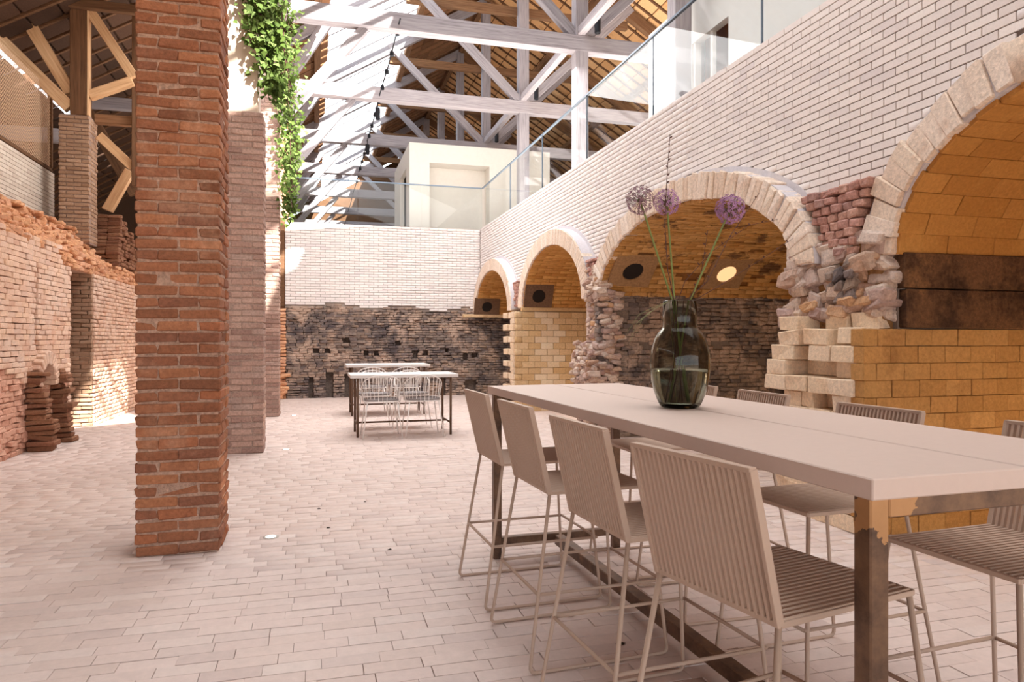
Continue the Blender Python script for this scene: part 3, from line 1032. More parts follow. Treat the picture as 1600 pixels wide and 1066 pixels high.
# ================================================================ LEFT AISLE WALL
XL = -3.3
DY0, DY1 = 11.19, 12.29
wl = MB()
wl.box((XL - 0.34, 6.0, 0.0), (XL - 0.04, 9.86, 2.56))
wl.box((XL - 0.34, 10.34, 0.0), (XL - 0.04, DY0, 2.56))
wl.box((XL - 0.34, 9.86, 1.02), (XL - 0.04, 10.34, 2.56))
wl.box((XL - 0.34, DY1 + 0.02, 0.0), (XL - 0.04, 16.9, 2.56))
wl.box((XL - 0.34, DY0, 2.36), (XL - 0.04, DY1 + 0.02, 2.56))
wl.box((XL - 0.8, 6.0, 0.0), (XL - 0.36, DY0, 3.0))
wl.box((XL - 0.8, DY1 + 0.04, 0.0), (XL - 0.36, 16.9, 3.0))
wl.box((XL - 0.8, DY0, 2.40), (XL - 0.36, DY1 + 0.04, 3.0))


wall_left = wl.build('wall_left', 'aisle_mortar')
tag(wall_left, 'ruined salmon brick wall with a doorway along the aisle', 'wall', kind='structure')
NICHE = (9.86, 10.34, 1.02)
def niche_clip(va, vb):
    out = []
    if va < 2.36:
        out.append((DY0, DY1))
    z1 = NICHE[2]
    if va < z1:
        hw = (NICHE[1] - NICHE[0]) / 2 * (1.0 if va < 0.72 else math.sqrt(max(0.0, 1 - ((va - 0.72) / 0.32) ** 2)))
        yc = (NICHE[0] + NICHE[1]) / 2
        out.append((yc - hw, yc + hw))
    # old cracks running up the wall
    for cy, z0, z2 in ((9.93, 1.2, 2.25), (13.55, 1.5, 2.35)):
        if z0 < va < z2:
            s = 0.03 * math.sin(va * 7)
            out.append((cy + s - 0.035, cy + s + 0.035))
    return out
f, fr, fo = Field(), Field(), Field()
for a_, b_, va, vb in courses(6.6, 15.6, 0.0, 2.62, 0.20, 0.064, 0.009, 0.009, 0.5, 0.2, niche_clip):
    ym, zm = (a_ + b_) / 2, (va + vb) / 2
    low = 0.86 + 0.10 * math.sin(ym * 2.3) + 0.05 * math.sin(ym * 7.1)
    x_ = XL - 0.03 + random.gauss(0, 0.006)
    if zm > 2.5 and random.random() < 0.35:
        continue
    if zm < low and ym < 11:
        fr.add((x_ - 0.02 + random.gauss(0, 0.008), ym, zm), (0.10, b_ - a_, vb - va + 0.006), tilt(0.03))
    elif zm > 2.34 and ym > 10.9:
        fo.add((x_ + random.gauss(0, 0.015), ym, zm), (0.10, b_ - a_, vb - va), tilt(0.03))
    else:
        f.add((x_, ym, zm), (0.10, b_ - a_, vb - va), tilt(0.012))
nv = Field()
for i in range(13):
    t = PI * (i + 0.5) / 13
    nv.add((XL + 0.03, 10.10 + 0.315 * math.cos(t), 0.76 + 0.36 * math.sin(t)), (0.16, 0.068, 0.16), np.array([[1, 0, 0], [0, math.sin(t), math.cos(t)], [0, -math.cos(t), math.sin(t)]]) @ tilt(0.04))
nv.emit(wall_left, 'niche_brick', 'aisle_brick', ch=0.01, rough=0.006, seed=68)
f.emit(wall_left, 'salmon_brick', 'aisle_brick', ch=0.006, rough=0.003, seed=61)
fr.emit(wall_left, 'red_brick', 'aisle_red_plaster', ch=0.009, rough=0.006, seed=62)
# top ledge: broken slope and rear leaf
for i in range(520):
    t = random.random()
    ym = random.uniform(6.8, 15.2)
    fo.add((XL - 0.06 - 0.34 * t, ym, 2.56 + 0.42 * t ** 1.5 + random.uniform(-0.03, 0.03)), (0.19 * random.uniform(0.6, 1.1), 0.12, 0.065), rotz(random.uniform(0, 3)) @ tilt(0.25))
for a_, b_, va, vb in courses(6.8, 15.6, 2.62, 3.12, 0.16, 0.064, 0.01, 0.01, 0.5, 0.3):
    if va > 2.98 and random.random() < 0.3:
        continue
    fo.add((XL - 0.42 + random.gauss(0, 0.02), (a_ + b_) / 2, (va + vb) / 2), (0.14, b_ - a_, vb - va), tilt(0.05))
fo.emit(wall_left, 'orange_brick', 'orange_brick', ch=0.012, rough=0.007, seed=63)
# far jamb of the doorway
f = Field()
for a_, b_, va, vb in courses(XL - 0.80, XL, 0.0, 2.37, 0.215, 0.064, 0.009, 0.009, 0.5, 0.08):
    f.add(((a_ + b_) / 2, DY1 + random.gauss(0, 0.006), (va + vb) / 2), (b_ - a_, 0.10, vb - va), tilt(0.012))
f.emit(wall_left, 'jamb_brick', 'tan_brick', ch=0.008, rough=0.004, seed=64)
# stubs beside the low niche
for nm, y0, lab in (('brick_stub', 9.62, 'jagged brown brick stub left of the low niche in the aisle wall'), ('brick_stub', 10.42, 'jagged brown brick stub between low niche and doorway')):
    root = tag(empty(nm, (XL, y0 + 0.1, 0)), lab, 'brickwork', kind='thing')
    f = Field()
    for k in range(15):
        z = 0.032 + 0.064 * k
        dp = 0.30 - 0.012 * k + random.uniform(-0.05, 0.07)
        f.add((XL + dp / 2, y0 + 0.10 + random.uniform(-0.02, 0.02), z), (dp, 0.2, 0.056), tilt(0.03))
        if k < 12:
            f.add((XL + dp / 2 - 0.04, y0 + 0.23, z), (max(0.06, dp - 0.08), 0.09, 0.056), tilt(0.04))
    f.emit(root, 'brick', 'brown_brick', base=(XL, y0 + 0.1, 0), ch=0.012, rough=0.007, seed=65)
# taller broken block at the far end of the ledge
root = tag(empty('brick_stub', (-3.55, 13.7, 2.6)), 'tall broken brick stump standing on the aisle wall ledge', 'brickwork', kind='thing')
f = Field()
for k in range(14):
    z = 2.62 + 0.064 * k
    ya = 13.3 + max(0, (k - 4)) * 0.02 + random.uniform(-0.04, 0.04)
    x = -3.78
    while x < -3.32:
        f.add((x + 0.1, ya + 0.06, z), (0.195, 0.12, 0.056), tilt(0.03))
        x += 0.2
    yy_ = ya + 0.14
    while yy_ < 15.4 - max(0, k - 6) * 0.16:
        f.add((-3.36 + random.gauss(0, 0.02), yy_ + 0.1, z), (0.12, 0.19, 0.056), tilt(0.03))
        yy_ += 0.2
f.emit(root, 'brick', 'brown_brick', base=(-3.55, 13.7, 2.6), ch=0.012, rough=0.007, seed=66)
MB().box((-0.2, -0.25, 0), (0.1, 1.4, 0.75)).build('core', 'aisle_mortar', root)
# white wall behind the aisle
XB = -4.2
wo = MB().box((XB - 0.25, 7.0, 0.0), (XB - 0.03, 13.5, 4.13)).build('wall_left_rear', 'far_joint')
tag(wo, 'pale brick wall standing behind the ruined aisle wall', 'wall', kind='structure')
f = Field()
for a_, b_, va, vb in courses(8.6, 13.5, 2.8, 4.16, 0.22, 0.0607, 0.007, 0.008, 0.5, 0.02):
    f.add((XB - 0.02, (a_ + b_) / 2, (va + vb) / 2), (0.04, b_ - a_, vb - va))
f.emit(wo, 'pale_brick', 'grey_white_brick', ch=0.002, seed=67)
ow = MB().box((-7.7, -6, 0.0), (-7.5, 41, 4.1)).build('wall_outer', 'brown_brick')
tag(ow, 'dark outer wall far behind the aisle', 'wall', kind='structure')
XG_R = 5.15
gw = MB().box((-7.6, 41, 0.0), (17.8, 41.2, 8.0)).put([(x, y, z) for y in (41, 41.2) for x, z in ((-1.5, 7.95), (11.8, 7.95), (XG_R, 12.0))], [(0, 1, 2), (3, 5, 4), (0, 3, 4, 1), (1, 4, 5, 2), (2, 5, 3, 0)]).build('wall_gable', 'dark_timber')
tag(gw, 'dark boarded gable closing the far end of the roof', 'wall', kind='structure')

gs = MB().box((-7.6, -6.2, 3.0), (17.8, -6.0, 8.0)).put([(x, y, z) for y in (-6.2, -6.0) for x, z in ((-1.7, 7.95), (12.0, 7.95), (XG_R, 12.2))], [(0, 1, 2), (3, 5, 4), (0, 3, 4, 1), (1, 4, 5, 2), (2, 5, 3, 0)]).build('wall_sun_block', 'plaster')  # unseen gable added behind the camera to block the sun
tag(gs, 'unseen plastered gable added behind the camera to keep the sun out', 'wall', kind='structure')

# ================================================================ PILLARS
PX0, PX1 = -1.06, -0.57
def pillar(y0, ztop, label, mat, mortar, bottom_wide=0.0, seed=70):
    y1 = y0 + 0.48
    root = tag(empty('brick_pillar', ((PX0 + PX1) / 2, (y0 + y1) / 2, 0)), label, 'pillar', kind='thing')
    base = ((PX0 + PX1) / 2, (y0 + y1) / 2, 0)
    o = MB().box((PX0 + 0.013 - base[0], y0 + 0.013 - base[1], 0), (PX1 - 0.013 - base[0], y1 - 0.013 - base[1], ztop)).build('core', mortar, root)
    f = Field()
    H = 0.0735
    S, HD = 0.237, 0.115
    k = 0
    while k * H < ztop - 0.03:
        z = k * H + H / 2
        hh = H - 0.009
        def put(x0, x1_, ya, yb):
            dx, dy = random.gauss(0, 0.0025), random.gauss(0, 0.0025)
            f.add(((x0 + x1_) / 2 + dx, (ya + yb) / 2 + dy, z + random.gauss(0, 0.0015)), (x1_ - x0 - 0.009, yb - ya - 0.009, hh), tilt(0.007))
        xm = (PX0 + PX1) / 2
        if k % 2 == 0:
            put(PX0, xm, y0, y0 + 0.12); put(xm, PX1, y0, y0 + 0.12)
            put(PX0, xm, y1 - 0.12, y1); put(xm, PX1, y1 - 0.12, y1)
            put(PX1 - 0.12, PX1, y0 + 0.12, y1 - 0.12)
            put(PX0, PX0 + 0.12, y0 + 0.12, y1 - 0.12)
        else:
            q = 0.125
            put(PX0, PX0 + q, y0, y0 + 0.24); put(PX0 + q, PX1 - q, y0, y0 + 0.12); put(PX1 - q, PX1, y0, y0 + 0.24)
            put(PX0, PX0 + q, y1 - 0.24, y1); put(PX0 + q, PX1 - q, y1 - 0.12, y1); put(PX1 - q, PX1, y1 - 0.24, y1)
        k += 1
    f.emit(root, 'brick', mat, base=base, ch=0.007, rough=0.003, seed=seed)
    return root, base

pillar(4.80, 5.0, 'nearest tall orange-red brick pillar on the paved floor', 'red_brick', 'pillar_mortar', seed=71)
root, base = pillar(8.82, 4.02, 'dusty mauve brick pillar right behind the nearest one', 'dusty_brick', 'dusty_mortar', seed=72)
MB().box((PX0 + 0.06 - base[0], -0.2, 4.02), (PX1 - 0.06 - base[0], 0.2, 7.05), 0.02).build('plastered_shaft', 'plaster', root)
pillar(12.85, 6.95, 'third brick pillar, sunlit and overgrown with ivy', 'dusty_brick', 'dusty_mortar', seed=73)
pillar(16.95, 6.95, 'last brick pillar behind the corner of the end wall', 'orange_brick', 'dusty_mortar', seed=74)
o = MB().box((-0.735, YE - 0.02, 2.08), (-0.635, YE + 0.10, 4.1), 0.01).build('timber_post', 'dark_timber')
tag(o, 'thin brown post standing at the left end of the white end wall', 'post')
root = tag(empty('brick_jamb', (-0.70, YE, 0)), 'orange brick jamb under the thin brown post', 'brickwork', kind='thing')
f = Field()
for k in range(28):
    f.add((-0.68 + random.gauss(0, 0.01), YE, 0.04 + 0.073 * k), (0.17, 0.16, 0.062), tilt(0.02))
for i in range(26):
    f.add((-0.80 + random.uniform(-0.15, 0.2), YE - 0.12 + random.uniform(-0.08, 0.05), 0.03 + 0.02 * i), (0.2, 0.14, 0.07), tilt(0.15))
f.emit(root, 'brick', 'orange_brick', base=(-0.70, YE, 0), ch=0.012, rough=0.006, seed=75)

# pier on the aisle wall carrying the timber post
root = tag(empty('brick_pier', (-3.72, 13.08, 3.0)), 'grey-brown brick pier on the aisle wall carrying a timber post', 'pier', kind='thing')
MB().box((-0.21, -0.21, -0.1), (0.21, 0.21, 1.98)).build('core', 'dusty_mortar', root)
f = Field()
for k in range(32):
    z = 2.95 + 0.064 * k
    off = 0.0 if k % 2 else 0.11
    x = -3.94 - off
    while x < -3.52:
        xa, xb_ = max(x, -3.94), min(x + 0.21, -3.50)
        if xb_ - xa > 0.03:
            f.add(((xa + xb_) / 2, 12.90 + random.gauss(0, 0.003), z), (xb_ - xa, 0.1, 0.054), tilt(0.01))
        x += 0.22
    y_ = 12.96 - off
    while y_ < 13.28:
        ya, yb = max(y_, 12.96), min(y_ + 0.21, 13.30)
        if yb - ya > 0.03:
            f.add((-3.55 + random.gauss(0, 0.003), (ya + yb) / 2, z), (0.1, yb - ya, 0.054), tilt(0.01))
        y_ += 0.22
f.emit(root, 'brick', 'tan_brick', base=(-3.72, 13.08, 3.0), ch=0.006, rough=0.003, seed=76)

# ================================================================ ROOF
XR, ZR, PITCH = 5.15, 12.0, 0.60
YR0, YR1 = -6.0, 41.0
SKY0, SKY1, SKYY = 0.18, 2.95, 2.8      # glazed strip of the left slope
def roof_z(x):
    return ZR - PITCH * abs(x - XR)
m = MB()
def sun_underlay(x0, x1, y0, y1, t=0.05, lift=0.10):  # underlay sheet added to stop sun leaking between the tiles
    z0, z1 = roof_z(x0) + lift, roof_z(x1) + lift
    m.put([(x0, y0, z0), (x1, y0, z1), (x1, y1, z1), (x0, y1, z0), (x0, y0, z0 + t), (x1, y0, z1 + t), (x1, y1, z1 + t), (x0, y1, z0 + t)],
          [(0, 3, 2, 1), (4, 5, 6, 7), (0, 1, 5, 4), (1, 2, 6, 5), (2, 3, 7, 6), (3, 0, 4, 7)])
sun_underlay(XR, 17.8, YR0, YR1)
sun_underlay(SKY1, XR, YR0, YR1)
sun_underlay(-4.80, SKY0, YR0, YR1)
sun_underlay(-7.7, -5.15, YR0, YR1)
sun_underlay(-5.15, -4.80, YR0, 11.0)
sun_underlay(SKY0, SKY1, YR0, SKYY)
ceiling = m.build('ceiling', 'deck_dark')
tag(ceiling, 'open timber roof lined with rows of clay tiles', 'ceiling', kind='structure')

def slope_R(side):
    """Axes of a roof slope: X down the slope, Y along the ridge, Z normal."""
    d = Vector((side, 0, -PITCH)).normalized()
    y = Vector((0, 1, 0))
    z = d.cross(y)
    if z.z < 0:
        y = -y
        z = d.cross(y)
    return np.array([[d[i], y[i], z[i]] for i in range(3)])
def tiles(field, ribs, x0, x1, y0, y1, side):
    R = slope_R(side)
    cosb = 1 / math.hypot(1, PITCH)
    L, P = 0.50, 0.50
    y = y0
    while y < y1:
        x = x0
        while x < x1:
            xm = x + L * cosb / 2
            field.add((xm, y + P / 2, roof_z(xm) + 0.055), (L - 0.02, P - 0.10, 0.06), R @ tilt(0.012))
            x += L * cosb
        ribs.bar((x0, y, roof_z(x0) + 0.03), (x1, y, roof_z(x1) + 0.03), 0.06, 0.06)
        y += P
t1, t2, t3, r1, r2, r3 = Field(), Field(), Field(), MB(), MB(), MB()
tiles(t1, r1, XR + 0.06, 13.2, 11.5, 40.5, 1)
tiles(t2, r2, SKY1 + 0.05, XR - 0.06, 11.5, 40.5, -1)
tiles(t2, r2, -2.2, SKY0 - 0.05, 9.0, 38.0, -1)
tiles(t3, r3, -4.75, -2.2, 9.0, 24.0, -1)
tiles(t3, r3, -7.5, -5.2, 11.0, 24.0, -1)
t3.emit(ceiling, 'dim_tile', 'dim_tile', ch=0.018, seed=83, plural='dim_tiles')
tag(r3.build('deep_shade_ribs', 'dark_timber', ceiling), kind='stuff')  # ribs darkened along with these tiles to paint the shade
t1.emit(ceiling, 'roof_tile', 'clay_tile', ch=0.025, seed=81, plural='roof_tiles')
t2.emit(ceiling, 'shaded_tile', 'shade_toned_tile', ch=0.018, seed=82, plural='shaded_tiles')
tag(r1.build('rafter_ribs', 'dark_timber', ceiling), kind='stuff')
tag(r2.build('shaded_ribs', 'brown_timber', ceiling), kind='stuff')

# roof light: panes and glazing bars
def roof_light(name, x0, x1, y0, y1, step, label, lift=0.13):
    root = tag(empty(name, ((x0 + x1) / 2, y0, roof_z((x0 + x1) / 2))), label, 'window', kind='structure')
    b = Vector(root.location)
    n = int((y1 - y0) / step)
    pane = None
    for i in range(n):
        ya = y0 + i * step
        if pane is None:
            z0, z1 = roof_z(x0) + lift, roof_z(x1) + lift
            V = [(x, y, z + t) for (x, z) in ((x0, z0), (x1, z1)) for y in (0.02, step - 0.02) for t in (0, 0.008)]
            V = [Vector(v) - Vector((b.x, 0, b.z)) for v in V]
            pane = mesh_np('pane', V, [(0, 2, 6, 4), (1, 5, 7, 3), (0, 1, 3, 2), (4, 6, 7, 5), (0, 4, 5, 1), (2, 3, 7, 6)], 'roof_glass')
            bar = MB().bar(Vector((x0, 0, z0)) - Vector((b.x, 0, b.z)), Vector((x1, 0, z1)) - Vector((b.x, 0, b.z)), 0.07, 0.09).mesh('glazing_bar', 'grey_timber')
        link('pane', pane, root, (0, ya - b.y, 0))
        link('glazing_bar', bar, root, (0, ya - b.y, -0.03))
    return root
roof_light('window_1', SKY0, SKY1, SKYY, 40.0, 1.0, 'long glazed strip in the left roof slope letting the sun in')
roof_light('window_2', -5.15, -4.80, 11.0, 40.0, 1.0, 'narrow glazed slit low in the left roof slope')

# trusses
ORD = ['nearest', 'second', 'third', 'fourth', 'fifth', 'sixth', 'seventh', 'eighth']
ZB = 7.25
for i in range(8):
    Y = 9.25 + 4.0 * i
    lab = ['weathered roof truss with only its king post in sight behind the glass, nearest of all',
           'weathered roof truss over the third pillar, nearest of the full row',
           'second of the full weathered trusses, just behind the end wall',
           'third of the full weathered trusses, just behind the white pavilion front',
           'fourth weathered roof truss of the row receding under the tiles',
           'fifth weathered roof truss of the row receding under the tiles',
           'sixth weathered roof truss of the row receding under the tiles',
           'last weathered roof truss before the dark gable'][i]
    root = tag(empty('roof_truss', (XR, Y, 4.0)), lab, 'truss', group='timber roof trusses')
    B = (XR, Y, 4.0)
    def T(name, p0, p1, w, h, mat, dy=0.0):
        return timber(name, (p0[0], Y + dy, p0[1]), (p1[0], Y + dy, p1[1]), w, h, mat, root, B)
    T('king_post', (XR, 4.0), (XR, ZR - 0.25), 0.26, 0.26, 'grey_timber')
    T('tie_beam', (-1.0, ZB), (12.2, ZB), 0.24, 0.32, 'grey_timber', -0.02)
    for s in (-1, 1):
        T('strut', (XR + s * 0.10, ZB + 0.15), (XR + s * 3.0, ZB + 0.1 + 0.94 * 3.0), 0.16, 0.20, 'grey_timber', -0.03)
        T('principal_rafter', (XR, ZR - 0.22), (XR + s * 8.0, ZR - 0.22 - PITCH * 8.0), 0.18, 0.26, 'brown_timber' if s > 0 else 'grey_timber')
    T('collar', (2.2, 9.75), (8.1, 9.75), 0.14, 0.22, 'brown_timber', 0.14)
    T('raking_strut', (-0.62, ZB + 0.1), (0.62, ZB + 0.1 + 1.75 * 1.14), 0.20, 0.24, 'grey_timber')
    if i > 0:
        T('knee_brace', (-0.6, ZB - 2.0), (0.9, ZB - 0.15), 0.16, 0.18, 'grey_timber', 0.05)
for nm, x, lab in (('ridge_beam', XR, 'brown ridge beam along the top of the roof'),):
    o = timber(nm, (x, 8.0, ZR - 0.1), (x, 40.8, ZR - 0.1), 0.16, 0.22, 'brown_timber')
    tag(o, lab, 'beam')
for x, lab in ((2.9, 'brown purlin along the top edge of the roof light'), (0.10, 'brown purlin along the bottom edge of the roof light'), (7.4, 'brown purlin under the right tiled slope'), (9.8, 'low brown purlin under the right tiled slope')):
    o = timber('purlin', (x, 8.0, roof_z(x) - 0.08), (x, 40.8, roof_z(x) - 0.08), 0.16, 0.18, 'brown_timber' if x != 1.5 else 'grey_timber')
    tag(o, lab, 'beam')
o = timber('runner_beam', (XR - 0.02, 9.3, ZB + 0.24), (XR - 0.02, 29.3, ZB + 0.24), 0.14, 0.16, 'grey_timber')
tag(o, 'long weathered runner beam joining the king posts', 'beam')

# timber frame over the aisle pier
root = tag(empty('aisle_frame', (-3.66, 12.98, 5.0)), 'pale timber frame of post and braces on the aisle pier', 'frame')
def A(name, p0, p1, w, h, mat, dy=0.0):
    return timber(name, (p0[0], 12.98 + dy, p0[1]), (p1[0], 12.98 + dy, p1[1]), w, h, mat, root, (-3.66, 12.98, 5.0))
A('post', (-3.66, 4.98), (-3.66, 7.1), 0.26, 0.26, 'dark_timber')
A('post_facing', (-3.53, 4.98), (-3.53, 6.9), 0.14, 0.03, 'pale_timber', -0.06)
A('long_brace', (-3.80, 5.10), (-5.1, 6.42), 0.14, 0.20, 'pale_timber', -0.05)
A('steep_brace', (-3.80, 5.35), (-4.75, 7.05), 0.14, 0.18, 'pale_timber', 0.02)
A('right_brace', (-3.52, 6.72), (-2.86, 5.68), 0.12, 0.15, 'pale_timber', -0.05)
A('short_strut', (-3.52, 5.32), (-2.88, 5.62), 0.12, 0.15, 'pale_timber', -0.05)
A('lower_brace', (-3.42, 4.72), (-2.90, 4.22), 0.12, 0.14, 'pale_timber', 0.1)
A('leaning_prop', (-3.40, 3.55), (-3.05, 4.25), 0.12, 0.16, 'pale_timber', 0.5)
A('side_post', (-2.84, 3.9), (-2.84, 6.9), 0.14, 0.14, 'dark_timber', 0.05)
A('top_rail', (-4.9, 6.74), (-1.2, 6.74), 0.12, 0.14, 'dark_timber', -0.20)
A('middle_rail', (-3.5, 5.02), (-2.3, 5.02), 0.12, 0.16, 'brown_timber', 0.20)
for p0, p1, lab in (((-5.6, 14.6, 5.05), (-3.95, 14.6, 5.05), 'pale beam end poking out behind the wire mesh'), ((-6.0, 16.2, 6.2), (-2.2, 16.2, 6.2), 'dim cross beam behind the aisle post')):
    o = timber('cross_beam', p0, p1, 0.16, 0.24, 'grey_timber')
    tag(o, lab, 'beam')
for i, (x0, z0, x1, z1, y_, lab) in enumerate(((-5.6, 5.9, -2.6, 7.9, 15.2, 'dark slanted rafter behind the aisle post'), (-2.2, 7.1, -3.6, 4.6, 15.6, 'dark brace leaning behind the aisle frame'), (-4.6, 6.2, -3.6, 4.4, 16.4, 'dim brace crossing behind the aisle post'))):
    o = timber('dark_brace', (x0, y_, z0), (x1, y_, z1), 0.14, 0.24, 'dark_timber')
    tag(o, lab, 'beam')

# wire mesh over the pale aisle wall
root = tag(empty('wire_mesh_panel', (-4.22, 11.0, 4.16)), 'wire mesh panel stretched above the pale aisle wall', 'mesh')
m = MB()
W_, Hh, P = 4.1, 1.35, 0.055
y0m = -1.7
def prism(p, q, r=0.0036):
    p, q = Vector(p), Vector(q)
    t = (q - p).normalized()
    n1 = Vector((1, 0, 0))
    n2 = t.cross(n1)
    V = [pt + n * r for pt in (p, q) for n in (n1, n2 * 0.87 - n1 * 0.5, -n2 * 0.87 - n1 * 0.5)]
    m.put(V, [(0, 1, 4, 3), (1, 2, 5, 4), (2, 0, 3, 5)])
n = int((W_ + Hh) / P)
for i in range(n):
    for s in (1, -1):
        a0 = -Hh + i * P
        ya, yb, za, zb = a0, a0 + Hh, 0.0, Hh
        if ya < 0:
            za, ya = -a0, 0.0
        if yb > W_:
            zb, yb = W_ - a0, W_
        if zb - za < 0.02:
            continue
        if s == 1:
            prism((0, y0m + ya, za), (0, y0m + yb, zb))
        else:
            prism((0.004, y0m + W_ - ya, za), (0.004, y0m + W_ - yb, zb))
tag(m.build('wire_mesh', 'mesh_wire', root), kind='stuff')
MB().box((-0.03, y0m, -0.02), (0.03, y0m + W_, 0.03)).build('bottom_rail', 'dark_timber', root)
MB().box((-0.03, y0m + W_ - 0.06, 0.0), (0.03, y0m + W_, Hh)).build('end_stile', 'dark_timber', root)

# festoon of lamps along the roof light
xc, zc = 1.52, ZB - 0.06
root = tag(empty('festoon_cable', (xc, 12.9, zc)), 'dark festoon cable with small lamps running along the roof light', 'string light')
MB().tube([(0, 0, 0)] + [(0, 0.5 * i, -0.03 * (1 - math.cos(2 * PI * i / 8))) for i in range(1, 49)], 0.014, 6).build('cable', 'black_metal', root)
lamp = MB().lathe([(0.0, 0.04), (0.035, 0.03), (0.045, -0.02), (0.04, -0.07), (0.0, -0.08)], 10).mesh('lamp', 'black_metal')
for i in range(14):
    link('lamp', lamp, root, (0, 0.45 + i * 1.0, -0.05))
SPOT_LAB = ['black tube spot hanging at the nearest full king post', 'black tube spot hanging at the second full king post', 'black tube spot hanging just above the white pavilion roof']
for i in range(3):
    Y = 13.25 + 4 * i - 0.28
    root = tag(empty('tube_spot', (5.42, Y, 7.86)), SPOT_LAB[i], 'spotlight', group='tube spots under the king posts')
    MB().box((-0.03, -0.02, -0.30), (0.03, 0.10, 0.02)).build('bracket', 'black_metal', root)
    MB().lathe([(0, 0), (0.055, 0), (0.06, -0.02), (0.06, -0.28), (0.05, -0.29), (0, -0.26)], 14, (0, 0, -0.16)).build('can', 'black_metal', root)
    MB().tube([(0, 0.02, -0.17), (0, 0.02, 0.02)], 0.012, 6).build('rod', 'black_metal', root)
for i, (Y, lab) in enumerate(((17.6, 'black tube spot hanging from the festoon cable nearer the camera'), (21.0, 'black tube spot hanging from the festoon cable farther off'))):
    root = tag(empty('tube_spot', (xc, Y, zc - 0.06)), lab, 'spotlight')
    MB().lathe([(0, 0), (0.055, 0), (0.06, -0.02), (0.06, -0.28), (0.05, -0.29), (0, -0.26)], 14, (0, 0, -0.08)).build('can', 'black_metal', root)
    MB().tube([(0, 0, -0.09), (0, 0, 0.06)], 0.012, 6).build('rod', 'black_metal', root)

# ================================================================ UPPER STOREY
# glass balustrade
XG = XW + 0.08
root = tag(empty('glass_balustrade', (XG, 10.0, ZT)), 'clear glass balustrade on top of the white kiln wall', 'balustrade')
joints = [3.48 + 2.17 * i for i in range(6)] + [16.5]
for a_, b_ in zip(joints[:-1], joints[1:]):
    MB().box((-0.008, a_ + 0.008 - 10, 0.0), (0.008, b_ - 0.008 - 10, 1.0)).build('glass_pane', 'clear_glass', root)
MB().box((-0.018, 3.48 - 10, 0.995), (0.018, 16.86 - 10, 1.02)).build('top_rail', 'rail_metal', root)
MB().box((-0.03, 4.9 - 10, -0.03), (0.03, 16.8 - 10, 0.012)).build('channel', 'rail_metal', root)
for j in joints[1:-1]:
    MB().box((-0.010, j - 0.006 - 10, 0.0), (0.010, j + 0.006 - 10, 1.0)).build('joint', 'rail_metal', root)
root = tag(empty('glass_balustrade', (1.7, YE + 0.08, ZT)), 'clear glass balustrade on top of the end wall', 'balustrade')
js = [-0.55, 1.0, 2.5, XG]
for a_, b_ in zip(js[:-1], js[1:]):
    MB().box((a_ + 0.008 - 1.7, -0.008, 0.0), (b_ - 0.008 - 1.7, 0.008, 1.0)).build('glass_pane', 'clear_glass', root)
MB().box((-0.55 - 1.7, -0.018, 0.995), (XG - 0.02 - 1.7, 0.018, 1.02)).build('top_rail', 'rail_metal', root)

# white pavilion beyond the end wall
def box_room(name, label, x0, x1, y0, y1, z0, z1, openings, mat, t=0.12, right=True, back=True):
    root = tag(empty(name, (x0, y0, z0)), label, 'pavilion')
    b = np.array((x0, y0, z0))
    def P(nm, lo, hi, mt=mat):
        return MB().box(np.array(lo) - b, np.array(hi) - b).build(nm, mt, root)
    P('roof_panel', (x0, y0, z1 - t), (x1, y1, z1))
    return root, P
root, P = box_room('white_pavilion', 'pale timber pavilion with a recessed door beyond the end wall', 2.42, 6.3, 18.5, 22.0, 4.0, 6.52, (), 'pale_timber_panel')
P('front_panel', (2.42, 18.5, 4.0), (2.95, 18.62, 6.4))
P('front_panel', (4.58, 18.5, 4.0), (6.3, 18.62, 6.4))
P('lintel_panel', (2.95, 18.5, 6.02), (4.58, 18.62, 6.4))
P('recessed_door', (2.95, 19.06, 4.0), (4.58, 19.12, 6.02))
P('reveal', (2.85, 18.62, 4.0), (2.95, 19.12, 6.12)); P('reveal', (4.58, 18.62, 4.0), (4.68, 19.12, 6.12)); P('head', (2.95, 18.62, 6.02), (4.58, 19.12, 6.10))
P('side_panel', (2.42, 18.62, 4.0), (2.54, 19.2, 6.4)); P('side_panel', (2.42, 20.6, 4.0), (2.54, 22.0, 6.4)); P('side_panel', (2.42, 19.2, 6.0), (2.54, 20.6, 6.4))
P('side_recess', (2.62, 19.1, 4.0), (2.68, 20.7, 6.1))
P('end_panel', (6.18, 18.62, 4.0), (6.3, 22.0, 6.4)); P('rear_panel', (2.54, 21.88, 4.0), (6.18, 22.0, 6.4))
# white room on the kiln, right
root, P = box_room('white_room', 'long white plastered room behind the glass above the kiln', 5.42, 9.4, -1.5, 10.76, 4.0, 6.45, (), 'white_plaster')
P('front_panel', (5.42, -1.5, 4.0), (5.54, 8.40, 6.33))
P('front_panel', (5.42, 9.36, 4.0), (5.54, 10.76, 6.33))
P('lintel_panel', (5.42, 8.40, 5.74), (5.54, 9.36, 6.33))
P('end_panel', (5.54, 10.64, 4.0), (9.4, 10.76, 6.33)); P('rear_panel', (9.28, -1.5, 4.0), (9.4, 10.64, 6.33))
P('mullion', (5.46, 8.86, 4.0), (5.52, 8.92, 5.74)); P('jamb', (5.44, 9.30, 4.0), (5.54, 9.36, 5.74))
P('inner_partition', (6.2, 7.6, 4.0), (6.3, 10.3, 6.3), 'ochre_plaster')

